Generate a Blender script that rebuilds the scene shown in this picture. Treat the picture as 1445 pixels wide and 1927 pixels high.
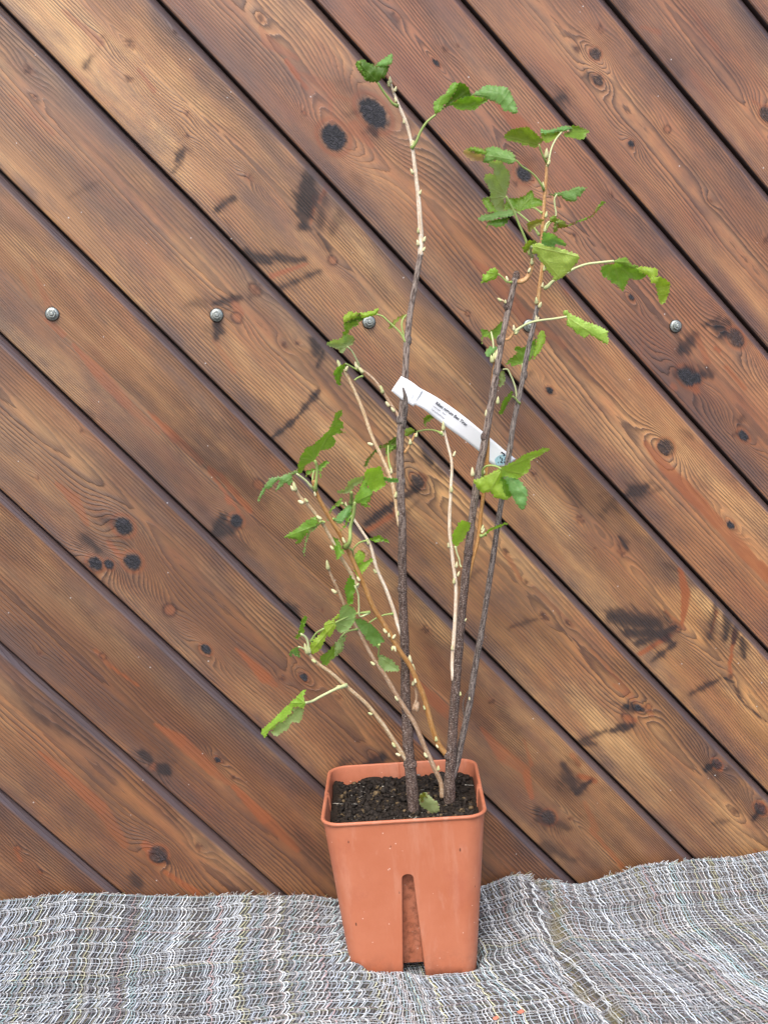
import bpy, bmesh, math, random
import numpy as np
from mathutils import Matrix, Vector
from mathutils.geometry import delaunay_2d_cdt
random.seed(7); rng = np.random.default_rng(7)
for o in list(bpy.data.objects): bpy.data.objects.remove(o)
SC = bpy.context.scene
COL = SC.collection

# ------------------------------------------------------------------ camera
PW, PH, F = 1445.0, 1927.0, 2200.0            # photograph size and focal length in its pixels
PITCH, ROLL, YAW = 0.120914, 0.015269, 0.162773
D, H = 1.227, 0.5862                           # distance of the lens from the boards, height above the cloth
def lens_dir(x, y):
    c, s = math.cos(ROLL), math.sin(ROLL); x, y = c*x - s*y, s*x + c*y
    d = [x, 1.0, y]
    c, s = math.cos(PITCH), math.sin(PITCH); d = [d[0], c*d[1] + s*d[2], -s*d[1] + c*d[2]]
    c, s = math.cos(YAW), math.sin(YAW); return Vector((c*d[0] + s*d[1], -s*d[0] + c*d[1], d[2]))
_f = lens_dir(0, 0); _r = lens_dir(1, 0) - _f; _u = lens_dir(0, 1) - _f
def at(px, py, Y):                             # photo pixel -> point on the vertical plane y = Y
    d = lens_dir((px - PW/2)/F, -(py - PH/2)/F); k = (Y + D)/d.y
    return Vector((d.x*k, Y, H + d.z*k))
def at_z(px, py, Z):
    d = lens_dir((px - PW/2)/F, -(py - PH/2)/F); k = (Z - H)/d.z
    return Vector((d.x*k, -D + d.y*k, Z))
cam_d = bpy.data.cameras.new('camera'); cam = bpy.data.objects.new('camera', cam_d); COL.objects.link(cam)
M = Matrix.Identity(4)
for i in range(3): M[i][0] = _r[i]; M[i][1] = _u[i]; M[i][2] = -_f[i]
M[0][3], M[1][3], M[2][3] = 0, -D, H
cam.matrix_world = M
cam_d.sensor_fit = 'VERTICAL'; cam_d.sensor_height = 36; cam_d.lens = F/PH*36
cam_d.clip_start = 0.01; cam_d.clip_end = 200
SC.camera = cam
SC.render.resolution_x, SC.render.resolution_y = 767, 1024

# ------------------------------------------------------------------ light
W = bpy.data.worlds.new('World'); SC.world = W; W.use_nodes = True
nt = W.node_tree; bg = nt.nodes['Background']
sky = nt.nodes.new('ShaderNodeTexSky'); sky.sky_type = 'NISHITA'; sky.sun_disc = False
SUN_EL, SUN_AZ = math.radians(50), math.radians(205)       # azimuth clockwise from +y (behind the camera, a little to its left)
sky.sun_elevation = SUN_EL; sky.sun_rotation = SUN_AZ; sky.dust_density = 3.0; sky.air_density = 0.8; sky.ozone_density = 0.6
nt.links.new(sky.outputs[0], bg.inputs[0]); bg.inputs[1].default_value = 0.15
sun_d = bpy.data.lights.new('sun', 'SUN'); sun_d.energy = 1.4; sun_d.angle = math.radians(35); sun_d.color = (1, 0.96, 0.9)
sun = bpy.data.objects.new('sun', sun_d); COL.objects.link(sun)
sd = Vector((math.sin(SUN_AZ)*math.cos(SUN_EL), math.cos(SUN_AZ)*math.cos(SUN_EL), math.sin(SUN_EL)))
sun.rotation_euler = sd.to_track_quat('Z', 'Y').to_euler(); sun.location = sd*3
SC.view_settings.view_transform = 'Standard'; SC.view_settings.look = 'None'
SC.view_settings.exposure = 0.88; SC.view_settings.gamma = 1; SC.view_settings.use_curve_mapping = False

# ------------------------------------------------------------------ helpers
def vnoise(x, y, seed=0):
    r = np.random.default_rng(seed); T = r.random((128, 128))
    x = np.asarray(x, float); y = np.asarray(y, float)
    xi = np.floor(x).astype(int); yi = np.floor(y).astype(int); fx = x - xi; fy = y - yi
    fx = fx*fx*(3 - 2*fx); fy = fy*fy*(3 - 2*fy)
    g = lambda a, b: T[a % 128, b % 128]
    return ((g(xi, yi)*(1-fx) + g(xi+1, yi)*fx)*(1-fy) + (g(xi, yi+1)*(1-fx) + g(xi+1, yi+1)*fx)*fy)*2 - 1
def fbm(x, y, seed=0, o=3):
    s = 0; a = 1
    for k in range(o): s = s + a*vnoise(x*2**k + 7.3*k, y*2**k + 3.1*k, seed + k); a *= .5
    return s
def npmesh(name, V, Fq, smooth=True):
    """V (n,3), Fq (m,4) or (m,3) index arrays -> mesh"""
    me = bpy.data.meshes.new(name); V = np.asarray(V, np.float32); Fq = np.asarray(Fq, np.int32)
    m, k = Fq.shape
    me.vertices.add(len(V)); me.vertices.foreach_set('co', V.ravel())
    me.loops.add(m*k); me.loops.foreach_set('vertex_index', Fq.ravel())
    me.polygons.add(m); me.polygons.foreach_set('loop_start', np.arange(0, m*k, k, dtype=np.int32))
    try: me.polygons.foreach_set('loop_total', np.full(m, k, np.int32))
    except Exception: pass
    me.polygons.foreach_set('use_smooth', np.full(m, smooth))
    me.update(calc_edges=True); me.validate(); return me
def attr(me, name, arr, kind='FLOAT'):
    a = me.attributes.new(name, kind, 'POINT'); arr = np.asarray(arr, np.float32)
    if kind == 'FLOAT': a.data.foreach_set('value', arr.ravel())
    elif kind == 'FLOAT_COLOR': a.data.foreach_set('color', arr.ravel())
    else: a.data.foreach_set('vector', arr.ravel())
def link(name, me, mat=None, parent=None):
    o = bpy.data.objects.new(name, me); COL.objects.link(o)
    if mat is not None: me.materials.append(mat)
    if parent: o.parent = parent
    return o
def empty(name, loc=(0, 0, 0)):
    o = bpy.data.objects.new(name, None); COL.objects.link(o); o.location = loc; o.empty_display_size = .02; return o
def tag(o, label=None, cat=None, group=None, kind=None):
    if label: o['label'] = label
    if cat: o['category'] = cat
    if group: o['group'] = group
    if kind: o['kind'] = kind
    return o
def gridfaces(nr, nc, close=False):
    r = np.arange(nr-1)[:, None]; c = np.arange(nc if close else nc-1)[None, :]
    c2 = (c+1) % nc
    return np.stack([r*nc+c + 0*c2, r*nc+c2, (r+1)*nc+c2, (r+1)*nc+c], -1).reshape(-1, 4)
class NT:
    """tiny node-tree builder"""
    def __init__(s, name):
        s.mat = bpy.data.materials.new(name); s.mat.use_nodes = True; s.t = s.mat.node_tree
        s.b = s.t.nodes['Principled BSDF']; s.out = s.t.nodes['Material Output']
    def n(s, ty, **kw):
        nd = s.t.nodes.new(ty)
        for k, v in kw.items(): setattr(nd, k, v)
        return nd
    def put(s, sock, v):
        if hasattr(v, 'is_output') or isinstance(v, bpy.types.NodeSocket): s.t.links.new(v, sock)
        else: sock.default_value = v
    def at(s, name, out='Fac'): return s.n('ShaderNodeAttribute', attribute_name=name).outputs[out]
    def m(s, op, a, b=0.0, c=0.0, clamp=False):
        nd = s.n('ShaderNodeMath', operation=op, use_clamp=clamp)
        for i, v in enumerate((a, b, c)): s.put(nd.inputs[i], v)
        return nd.outputs[0]
    def noise(s, vec, scale, detail=3, rough=.5, dist=0):
        nd = s.n('ShaderNodeTexNoise'); s.put(nd.inputs['Vector'], vec); nd.inputs['Scale'].default_value = scale
        nd.inputs['Detail'].default_value = detail; nd.inputs['Roughness'].default_value = rough; nd.inputs['Distortion'].default_value = dist
        return nd.outputs['Fac']
    def ramp(s, f, stops, interp='LINEAR'):
        nd = s.n('ShaderNodeValToRGB'); cr = nd.color_ramp; cr.interpolation = interp
        while len(cr.elements) < len(stops): cr.elements.new(.5)
        for e, (p, c) in zip(cr.elements, stops):
            e.position = p; e.color = (*c, 1) if hasattr(c, '__len__') else (c, c, c, 1)
        s.put(nd.inputs[0], f); return nd.outputs[0]
    def mix(s, f, a, b, bt='MIX'):
        nd = s.n('ShaderNodeMix', data_type='RGBA', blend_type=bt); nd.clamp_factor = True
        s.put(nd.inputs[0], f)
        for i, v in ((6, a), (7, b)):
            if isinstance(v, (tuple, list)) and len(v) == 3: v = (*v, 1)
            s.put(nd.inputs[i], v)
        return nd.outputs[2]
    def map(s, vec, scale=(1, 1, 1), loc=(0, 0, 0)):
        nd = s.n('ShaderNodeMapping'); s.put(nd.inputs[0], vec); nd.inputs['Scale'].default_value = scale; nd.inputs['Location'].default_value = loc
        return nd.outputs[0]
    def bump(s, h, strength=.5, dist=.001):
        nd = s.n('ShaderNodeBump'); nd.inputs['Strength'].default_value = strength; nd.inputs['Distance'].default_value = dist
        s.put(nd.inputs['Height'], h); s.t.links.new(nd.outputs[0], s.b.inputs['Normal']); return nd
    def base(s, c, rough=.5, spec=.5):
        s.put(s.b.inputs['Base Color'], (*c, 1) if isinstance(c, tuple) and len(c) == 3 else c)
        s.put(s.b.inputs['Roughness'], rough); s.put(s.b.inputs['Specular IOR Level'], spec)

# ------------------------------------------------------------------ ground
g = NT('ground_paving'); tc = g.n('ShaderNodeTexCoord').outputs['Object']
g.base(g.ramp(g.noise(tc, 30, 5, .6), [(.3, (.035, .033, .03)), (.7, (.07, .066, .06))]), .85, .3)
gm = npmesh('ground', [(-15, -20, -.03), (15, -20, -.03), (15, 8, -.03), (-15, 8, -.03)], [(0, 1, 2, 3)], False)
tag(link('ground', gm, g.mat), kind='structure')
# ------------------------------------------------------------------ the diagonal board wall
ANG, SP, C0 = 0.77833, 0.093758, 0.09633
SP *= D; C0 *= D
tdir = np.array([math.cos(ANG), -math.sin(ANG)]); ndir = np.array([math.sin(ANG), math.cos(ANG)])
def wuv(px, py):                               # photo pixel -> along-board / across-board coordinates (metres)
    p = at(px, py, 0); q = np.array([p.x, p.z - H]); return float(q @ tdir), float(q @ ndir - C0)
X0, X1, Z0, Z1 = -.78, 1.02, -.04, 1.36
prof = [(0, .012), (.0007, .0118), (.0015, .0112), (.0018, .002), (.0024, .0004), (.0034, 0)]
vin = np.linspace(.0068, SP-.0092, 62)
prof += [(v, 0.0) for v in vin] + [(SP-.0078, .0003), (SP-.0064, .0012), (SP-.0042, .0031), (SP-.0018, .0052), (SP-.0004, .0062), (SP-.0001, .0119)]
pv = np.array([p[0] for p in prof]); py_ = np.array([p[1] for p in prof])
kmin = int(math.floor((ndir @ [X0, Z0-H] - C0)/SP)); kmax = int(math.ceil((ndir @ [X1, Z1-H] - C0)/SP))
# knots: x, y, radius px (along, across the board), kind
KN = '''703 213 34 21 D;628 258 27 22 D;626 490 10 8 B;573 212 5 4 B;468 334 8 6 S;195 70 8 6 S;245 83 10 8 S;243 148 8 6 S;55 132 10 8 S;66 182 5 4 S;
352 213 8 6 S;353 256 5 5 S;470 336 7 6 S;99 583 6 5 S;446 598 12 9 B;480 545 14 9 B;233 990 19 15 D;250 1057 17 15 D;180 1060 15 11 D;205 1062 10 8 D;445 980 13 11 D;487 912 12 10 B;
72 900 6 5 S;155 812 6 4 S;320 1148 13 12 B;388 1222 12 8 D;290 1443 10 9 B;410 1430 7 5 D;437 1463 6 5 S;298 1608 17 15 R;375 1595 8 7 S;35 1597 7 5 B;76 1641 6 4 B;
572 1274 9 7 D;531 1278 6 5 S;75 1230 5 4 S;195 1235 8 5 B;745 30 8 6 S;490 35 9 7 S;838 92 7 5 S;820 118 9 4 D;862 85 4 3 S;
1120 101 11 10 R;1125 150 10 9 R;1130 52 9 7 S;1085 92 6 5 S;1187 270 7 6 D;1255 243 8 7 B;985 327 18 13 D;970 345 7 5 S;1150 366 8 4 S;1080 440 7 6 S;1187 559 8 5 D;
1336 377 6 5 S;1441 450 8 7 S;1442 215 15 12 R;1292 710 22 14 D;1310 712 12 10 D;1383 636 20 14 R;1398 820 14 8 D;1252 842 17 14 R;1374 988 12 7 D;1034 735 9 6 D;1091 977 10 8 S;1168 1040 10 8 S;1118 1033 4 3 S;
1003 890 7 5 S;950 1037 8 6 S;990 1095 6 5 S;1023 1160 10 6 S;1068 1172 5 5 S;1270 1180 14 9 B;1373 1272 10 6 S;1180 1353 16 9 B;1200 1332 9 7 D;1220 1330 8 6 B;
1032 1538 15 13 R;1072 1540 7 6 S;1348 1438 13 8 R;1380 1527 8 6 S;1430 1522 16 10 R;803 1187 14 9 S;607 1150 5 4 S;705 1423 8 6 S;925 1320 10 7 S;880 590 6 5 B;560 645 5 4 S;845 750 5 4 S;534 649 6 5 S;
640 1310 5 4 S;330 60 5 4 S;1180 1195 9 6 S;1380 820 4 3 S;785 905 14 10 R;'''
# dark smears: x1 y1 x2 y2 width strength   (px)
SM = '''590 325 572 425 15 1;575 345 568 400 14 1;612 360 602 425 11 .6;640 400 625 440 12 .5;600 440 620 468 8 .6;462 482 572 489 8 .75;455 475 510 495 10 .8;520 545 602 510 9 .7;470 460 430 440 10 .3;
408 395 440 372 8 .8;160 128 172 108 8 .7;165 125 185 95 8 .35;333 302 347 282 8 .8;345 300 325 325 5 .6;420 410 432 425 7 .4;190 340 130 372 6 .4;205 345 240 375 12 .2;190 290 250 330 12 .25;
408 605 408 632 10 1;400 572 450 560 8 .8;435 580 395 590 7 .5;350 575 400 565 14 .5;470 560 490 535 8 .5;590 640 597 665 11 .9;608 662 598 690 7 .8;640 690 650 660 6 .5;
480 600 540 650 14 .25;445 990 400 1005 16 .8;420 975 405 1000 12 .9;440 1020 480 1040 18 .5;370 940 390 960 12 .4;190 975 230 985 12 .6;160 1010 185 1035 14 .7;150 770 168 785 12 .5;180 780 340 910 22 .28;330 830 500 940 30 .5;420 800 500 850 24 .4;
540 1140 552 1155 14 .8;590 1130 640 1165 20 .35;235 1025 205 1015 10 .5;265 1415 285 1432 9 .9;300 1440 320 1455 10 .9;300 1425 330 1435 7 .4;245 1650 265 1665 14 .7;290 1580 275 1590 12 .4;310 1615 318 1625 6 .8;
30 1290 90 1360 12 .5;100 1350 130 1380 10 .5;0 1490 60 1500 18 .3;270 1470 330 1540 10 .45;
600 735 555 790 6 .95;555 790 512 825 5 .9;515 825 540 860 8 .4;605 755 560 800 16 .18;
690 985 745 945 9 .95;745 945 795 912 7 .9;725 1000 790 940 7 .5;800 850 812 872 11 .9;770 885 800 900 8 .5;820 880 840 895 8 .6;770 935 700 900 14 .2;
560 870 620 890 12 .2;690 190 640 150 18 .45;655 215 690 205 10 .5;700 235 705 250 14 .7;645 170 690 185 14 .35;740 190 770 240 12 .4;585 310 575 330 10 .7;660 330 680 350 10 .4;585 290 600 300 8 .3;
1060 182 1040 190 14 .7;1095 145 1115 140 9 .6;1185 105 1205 98 7 .4;1155 0 1180 20 20 .5;1250 100 1280 140 20 .4;1080 70 1110 45 10 .3;960 290 950 300 14 .5;1000 300 960 320 16 .4;1060 60 1030 160 24 .15;1120 90 1150 70 18 .25;
1280 660 1300 640 16 .9;1275 700 1325 705 14 .8;1330 690 1340 710 10 .7;1345 610 1365 630 14 .9;1330 610 1350 600 9 .7;1410 640 1425 650 8 .4;1385 815 1405 825 7 .7;1395 785 1388 800 7 .6;1280 810 1300 820 12 .5;
1175 935 1215 915 18 .8;1210 930 1240 920 12 .5;1140 960 1160 935 18 .6;1070 905 1090 960 20 .45;1165 1010 1180 1035 8 .8;1060 900 1110 940 20 .3;1130 930 1160 930 12 .4;
1150 1160 1240 1175 22 .95;1180 1190 1250 1195 18 1;1200 1210 1270 1180 11 .9;1225 1245 1270 1210 8 .8;1250 1060 1275 1075 8 .5;1347 1130 1335 1200 10 .7;1372 1140 1365 1200 10 .9;1385 1180 1378 1210 12 .8;1395 1200 1400 1235 10 .8;1350 1280 1300 1305 8 .75;1290 1310 1270 1325 10 .3;1362 1275 1380 1285 3 .8;1380 1290 1400 1325 3 .9;1400 1325 1440 1358 3 .9;
1175 1330 1210 1335 8 .9;1165 1325 1150 1320 5 .5;1150 1375 1190 1365 8 .9;1080 1400 1140 1375 10 .7;1070 1395 1120 1400 12 .7;1330 1445 1340 1440 8 .9;1340 1455 1350 1462 6 .6;1418 1540 1425 1530 8 .9;1375 1522 1390 1530 6 .6;1340 1550 1370 1545 10 .5;
1010 1525 1030 1550 20 .7;1045 1550 1070 1560 12 .6;1060 1440 1080 1480 18 .8;1110 1470 1085 1490 9 .9;1070 1430 1085 1440 14 .5;1020 1590 1080 1620 16 .6;1090 1600 1130 1640 14 .4;930 1310 980 1400 18 .4;960 1180 1010 1165 7 .6;900 1200 960 1215 18 .35;900 1075 860 1100 14 .5;
640 1440 660 1430 14 .6;690 1440 720 1425 12 .8;740 1420 770 1440 12 .5;800 1190 830 1220 20 .4;780 1120 880 1230 30 .35;700 1060 760 1110 20 .35;880 1320 960 1400 24 .3;640 1380 700 1400 20 .25;500 1420 620 1530 22 .25;560 1560 620 1640 20 .35;100 1160 240 1240 18 .15;880 1300 900 1330 12 .4;
1230 1010 1290 1030 14 .25;1330 930 1400 960 14 .15;1180 1560 1270 1600 14 .3;1000 700 960 740 10 .5;960 760 975 745 6 .6;880 800 910 840 14 .4;20 880 60 930 14 .15;760 1000 800 1050 20 .3;850 1000 830 1050 16 .3'''
# orange heartwood streaks: x1 y1 x2 y2 w1 w2 strength
OR = '''140 650 185 700 3 12 .7;185 700 240 760 12 9 .55;240 760 300 815 9 4 .35;280 775 330 825 2 9 .8;330 825 380 870 9 5 .5;393 880 415 895 3 5 .8;415 895 470 960 5 6 .8;393 885 450 962 3 3 .8;428 938 432 945 5 5 .9;
105 908 140 940 3 11 .6;140 940 165 985 11 5 .5;205 1020 225 1045 5 5 .6;75 1415 120 1455 3 9 .7;120 1455 190 1520 9 14 .6;190 1520 235 1590 14 8 .4;293 1363 340 1395 3 14 .75;340 1395 400 1450 14 9 .6;400 1450 430 1475 8 5 .5;440 1480 500 1540 6 12 .8;500 1540 560 1600 12 6 .5;
275 1590 285 1605 9 9 .9;310 1640 370 1680 4 8 .8;30 1597 40 1620 4 3 .6;445 1220 500 1275 3 12 .8;500 1275 520 1290 12 4 .5;180 1225 210 1255 4 4 .5;210 1255 260 1290 3 2 .8;
490 50 505 80 3 12 .5;505 80 560 110 12 4 .5;540 115 560 145 5 6 1;560 145 578 168 4 4 .7;560 135 620 165 3 12 .35;665 238 700 275 12 5 .6;620 180 625 235 4 4 .4;625 178 665 190 4 3 .4;
20 180 100 250 3 5 .35;120 20 190 80 4 8 .5;260 130 290 170 2 5 .6;405 640 440 700 6 5 .3;440 565 450 590 7 9 .7;592 370 585 420 4 3 .7;620 345 600 380 6 4 .7;510 520 578 496 5 3 .9;
920 180 945 200 6 8 .8;945 200 985 245 9 16 .8;985 245 1010 275 16 6 .4;890 490 925 520 3 12 .6;925 520 990 600 12 12 .6;990 600 1030 640 12 6 .4;960 560 1060 650 4 7 .4;1060 530 1070 545 6 9 .7;1205 50 1240 60 2 6 .5;1300 20 1350 95 4 4 .35;1345 185 1300 130 3 3 .3;1415 190 1445 205 3 3 .6;
1203 690 1210 640 3 3 .2;1215 835 1250 880 6 12 .75;1250 880 1300 930 12 14 .8;1300 930 1350 985 14 12 .75;1350 985 1400 1040 10 14 .6;1400 1040 1445 1090 14 9 .7;1300 725 1310 735 8 8 .8;1265 725 1270 730 5 5 .6;1345 655 1352 660 4 4 .9;1365 690 1400 730 4 5 .6;1310 630 1330 680 5 8 .5;
1280 1072 1290 1120 6 11 1;1290 1120 1283 1175 10 4 1;1205 1230 1260 1195 5 5 1;1348 1150 1338 1190 4 2 .9;1382 1190 1372 1250 5 3 1;1372 1250 1374 1268 4 4 .8;1250 1150 1285 1182 3 5 .6;
690 1000 735 972 5 5 .95;735 972 760 948 5 3 .9;770 1270 830 1330 3 14 .8;830 1330 870 1370 14 6 .5;1165 1330 1180 1350 3 3 .3;1180 1350 1195 1356 6 5 .8;1215 1330 1225 1345 5 6 .5;1155 1290 1195 1320 4 4 .5;1110 1220 1190 1310 3 4 .4;
905 1370 945 1420 3 14 .7;945 1420 990 1450 14 10 .5;990 1455 1000 1500 9 5 .8;985 1390 1000 1440 2 4 .6;1090 1460 1120 1470 6 5 .9;1075 1420 1090 1440 5 5 .6;1110 1560 1170 1630 4 5 .6;1100 1510 1120 1560 4 8 .4;1348 1435 1355 1450 5 4 .9;1430 1515 1440 1525 8 7 .9;1420 1600 1445 1640 4 8 .4;1000 1100 1080 1180 3 4 .3;950 1040 980 1090 6 3 .6;790 890 800 900 3 6 .7;
40 520 60 560 3 4 .3;90 600 120 630 6 6 .6;60 500 90 570 3 6 .4;1430 1060 1445 1080 8 8 .8'''
parse = lambda t: [[w if not w.replace('.', '').replace('-', '').isdigit() else float(w) for w in r.split()] for r in t.replace('\n', '').split(';') if r.strip()]
KN, SM, OR = parse(KN), parse(SM), parse(OR)
PXM = D/F                                       # metres per photo pixel near the wall centre
Vs, Fs, UVs, RG, DK, ORG, KT, PID, EDG, BRD, TN, nv = [], [], [], [], [], [], [], [], [], [], [], 0
pidk = {-5: .5, -4: .55, -3: .5, -2: .25, -1: .05, 0: .0, 1: .55, 2: .9, 3: .6, 4: .7, 5: .8}
bw = {-5: (.085, .03), -4: (.04, .012), -3: (.068, .010), -2: (.045, .004), -1: (.075, .006), 0: (.066, .008), 1: (.060, .012), 2: (.052, .012), 3: (.058, .009), 4: (.048, .014)}
for k in range(kmin, kmax+1):
    rb = np.random.default_rng(100 + k)
    vv = k*SP + C0 + pv                                           # across coordinate of each column
    # u range for every column so that the ends follow the rectangle
    ulo, uhi = [], []
    for v in vv:
        a0 = max((X0 - ndir[0]*v)/tdir[0], (ndir[1]*v - (Z1 - H))/(-tdir[1]))
        a1 = min((X1 - ndir[0]*v)/tdir[0], (ndir[1]*v - (Z0 - H))/(-tdir[1]))
        ulo.append(a0); uhi.append(max(a1, a0 + .001))
    ulo, uhi = np.array(ulo), np.array(uhi); L = (uhi - ulo).max()
    if L < .02: continue
    nr = max(4, int(L/.0026)); fr = np.linspace(0, 1, nr)[:, None]
    U = ulo[None] + fr*(uhi - ulo)[None]; Vv = np.broadcast_to(vv[None], U.shape); vl = np.broadcast_to(pv[None], U.shape)
    vc0, de0 = bw.get(k, (rb.uniform(.02, .09), rb.uniform(.004, .014)))
    w = rb.uniform(.0024, .0033)
    vc = vc0 + .007*vnoise(U*2.2, U*0 + k, 5) + .003*vnoise(U*9, U*0 + k, 6)
    de = de0 + .02*(U - U.min())*rb.uniform(-1, 1)*.6 + .006*vnoise(U*1.7, U*0 + k, 8) + .0018*vnoise(U*8, vl*9, 9)
    R = np.sqrt((vl - vc)**2 + de**2)*1.05 + .0008*fbm(U*14, vl*60, 11 + k, 2) + .0042*vnoise(U*3.1, vl*26, 12 + k)
    R = R/w
    dk = np.zeros_like(U); og = np.zeros_like(U); kt = np.zeros_like(U)
    for (x, y, ra, rc, ty) in KN:
        ku, kv = wuv(x, y); kv -= k*SP
        if kv < -.01 or kv > SP + .01: continue
        ra *= PXM; rc *= PXM
        du = (U - ku); dv = (vl - kv)
        d = np.sqrt((du/ra)**2 + (dv/rc)**2)
        big = (rc/.007)
        far = np.sqrt((du/(ra*3.4))**2 + (dv/(rc*1.7))**2)
        R = R + ((5.5 if ty in 'DR' else 2.6)*big**.7)*np.exp(-far**2)*(1 if rb.random() < .8 else -1)
        wob = .12*vnoise(U*400, vl*400, 20)
        core = np.clip((1.12 - d - wob)*3.2, 0, 1)
        if ty in 'DR': kt = np.maximum(kt, core*(1.0 if ty == 'D' else .8)); og = np.maximum(og, np.clip(1 - abs(d - 1.28)*3.5, 0, 1)*.75)
        if ty == 'D': dk = np.maximum(dk, core*.95); dk = np.maximum(dk, np.clip(1.8 - d, 0, 1)*.35)
        if ty == 'R': dk = np.maximum(dk, core*.72); dk = np.maximum(dk, np.clip(1 - abs(d - 1.0)*3.5, 0, 1)*.8)
        if ty == 'B': dk = np.maximum(dk, np.clip(1 - abs(d - .95)*2.2, 0, 1)*.7); og = np.maximum(og, core*.5)
        if ty == 'S': dk = np.maximum(dk, np.clip(1.3 - d + .8*vnoise(U*500, vl*500, 21), 0, 1)*.62); og = np.maximum(og, np.clip(1.5 - d, 0, 1)*.3)
    def caps(lst, out, soft, islens):
        nonlocal_ = out
        for row in lst:
            if islens: x1, y1, x2, y2, w1, w2, st = row
            else: x1, y1, x2, y2, w1, st = row; w2 = w1
            a = np.array(wuv(x1, y1)); b = np.array(wuv(x2, y2)); a[1] -= k*SP; b[1] -= k*SP
            mid = (a[1] + b[1])/2
            if mid < 0 or mid > SP: continue
            lo = min(a[0], b[0]) - .05; hi = max(a[0], b[0]) + .05
            m = (U > lo) & (U < hi)
            if not m.any(): continue
            u_, v_ = U[m], vl[m]; ab = b - a; t = np.clip(((u_ - a[0])*ab[0] + (v_ - a[1])*ab[1])/(ab @ ab), 0, 1)
            dd = np.hypot(u_ - a[0] - t*ab[0], v_ - a[1] - t*ab[1])
            wd = (w1 + (w2 - w1)*t)*PXM*(1 if islens else .62 + .5*np.sin(math.pi*np.clip(t + .25*vnoise(np.array([x1*.1]), np.array([y1*.1]), 35)[0], 0, 1)))
            q = dd/wd + (.30*fbm(u_*90, v_*160, 31, 2) + (.40*vnoise(u_*26, v_*800, 34) + .38*vnoise(u_*34, v_*330, 36) + .22*vnoise(u_*120, v_*1500, 37))*np.clip(dd/wd, .35, 1.6) if not islens else .12*fbm(u_*60, v_*150, 33, 2))
            val = st*np.clip((1.9 - q)/1.7 if not islens else (1.1 - q)*4.5, 0, 1)
            val = val*val*(3 - 2*val) if not islens else val
            if not islens: val = np.maximum(val*.94, .42*st*np.clip((3.6 - q)/3.2, 0, 1)**2)
            nonlocal_[m] = np.maximum(nonlocal_[m], val)
    caps(SM, dk, 1, False); caps(OR, og, 0, True)
    P2 = U[..., None]*tdir + Vv[..., None]*ndir
    Y = np.broadcast_to(py_[None], U.shape).copy()
    face = (vl > .005) & (vl < SP-.008)
    Y += np.where(face, .0004*(vl/SP - .5)**2*4 + .0003*vnoise(U*6, vl*20, 40), 0)
    V3 = np.stack([P2[..., 0], Y, P2[..., 1] + H], -1).reshape(-1, 3)
    Vs.append(V3); Fs.append(gridfaces(*U.shape)[:, ::-1] + nv); nv += len(V3)
    UVs.append(np.stack([U + k*3.7, vl, U*0], -1).reshape(-1, 3)); RG.append(R.ravel()); DK.append(dk.ravel()); ORG.append(og.ravel()); KT.append(kt.ravel())
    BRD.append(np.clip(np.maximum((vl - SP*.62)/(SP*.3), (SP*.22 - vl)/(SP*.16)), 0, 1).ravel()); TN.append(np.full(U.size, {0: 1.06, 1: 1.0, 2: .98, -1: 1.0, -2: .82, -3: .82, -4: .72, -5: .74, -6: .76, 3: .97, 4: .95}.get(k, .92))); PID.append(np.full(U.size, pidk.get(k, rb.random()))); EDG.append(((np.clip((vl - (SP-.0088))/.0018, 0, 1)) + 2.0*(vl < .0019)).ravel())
# backing slab
b0 = nv; bx = [(X0+.01, .0125, Z0+.01), (X1-.01, .0125, Z0+.01), (X1-.01, .0125, Z1-.01), (X0+.01, .0125, Z1-.01)]
Vs.append(np.array(bx + [(x, .04, z) for x, y, z in bx])); Fs.append(np.array([(0, 1, 2, 3), (7, 6, 5, 4), (0, 4, 5, 1), (1, 5, 6, 2), (2, 6, 7, 3), (3, 7, 4, 0)]) + b0)
for L_, c in ((RG, 0), (DK, .5), (ORG, 0), (KT, 0), (PID, .5), (EDG, 2), (BRD, 0), (TN, 1)): L_.append(np.full(8, float(c)))
UVs.append(np.zeros((8, 3)))
wm = npmesh('board_panel', np.concatenate(Vs), np.concatenate(Fs))
attr(wm, 'guv', np.concatenate(UVs), 'FLOAT_VECTOR')
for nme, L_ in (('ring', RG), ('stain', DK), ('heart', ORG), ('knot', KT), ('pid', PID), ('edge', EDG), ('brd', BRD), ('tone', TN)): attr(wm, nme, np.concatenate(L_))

w = NT('stained_larch'); uv = w.at('guv', 'Vector'); ring = w.at('ring'); dk = w.at('stain'); hr = w.at('heart'); kt = w.at('knot'); pid = w.at('pid'); ed = w.at('edge')
fib = w.noise(w.map(uv, (25, 900, 1)), 1, 3, .6)                  # fine fibres
fib2 = w.noise(w.map(uv, (60, 420, 1)), 1, 2, .5)
mott = w.noise(w.map(uv, (3, 16, 1)), 1, 4, .6)                   # wide tonal streaks
mott2 = w.noise(w.map(uv, (9, 22, 1), (3, 5, 0)), 1, 4, .65)
bl = w.noise(w.map(uv, (10, 26, 1), (9, 2, 0)), 1, 5, .7); lar = w.noise(w.map(uv, (2.6, 9, 1), (4, 4, 0)), 1, 2, .5)
rr = w.m('ADD', ring, w.m('MULTIPLY', w.m('SUBTRACT', fib2, .5), .55))
fr_ = w.m('FRACT', rr)
line = w.ramp(fr_, [(0, 0.0), (.42, .12), (.74, .75), (.86, 1.0), (.93, .85), (1.0, 0.0)])
amp = w.ramp(w.noise(w.map(uv, (5, 28, 1), (1, 8, 0)), 1, 3, .5), [(.34, .16), (.60, 1.0)])
ln = w.m('MULTIPLY', line, amp)
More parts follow.
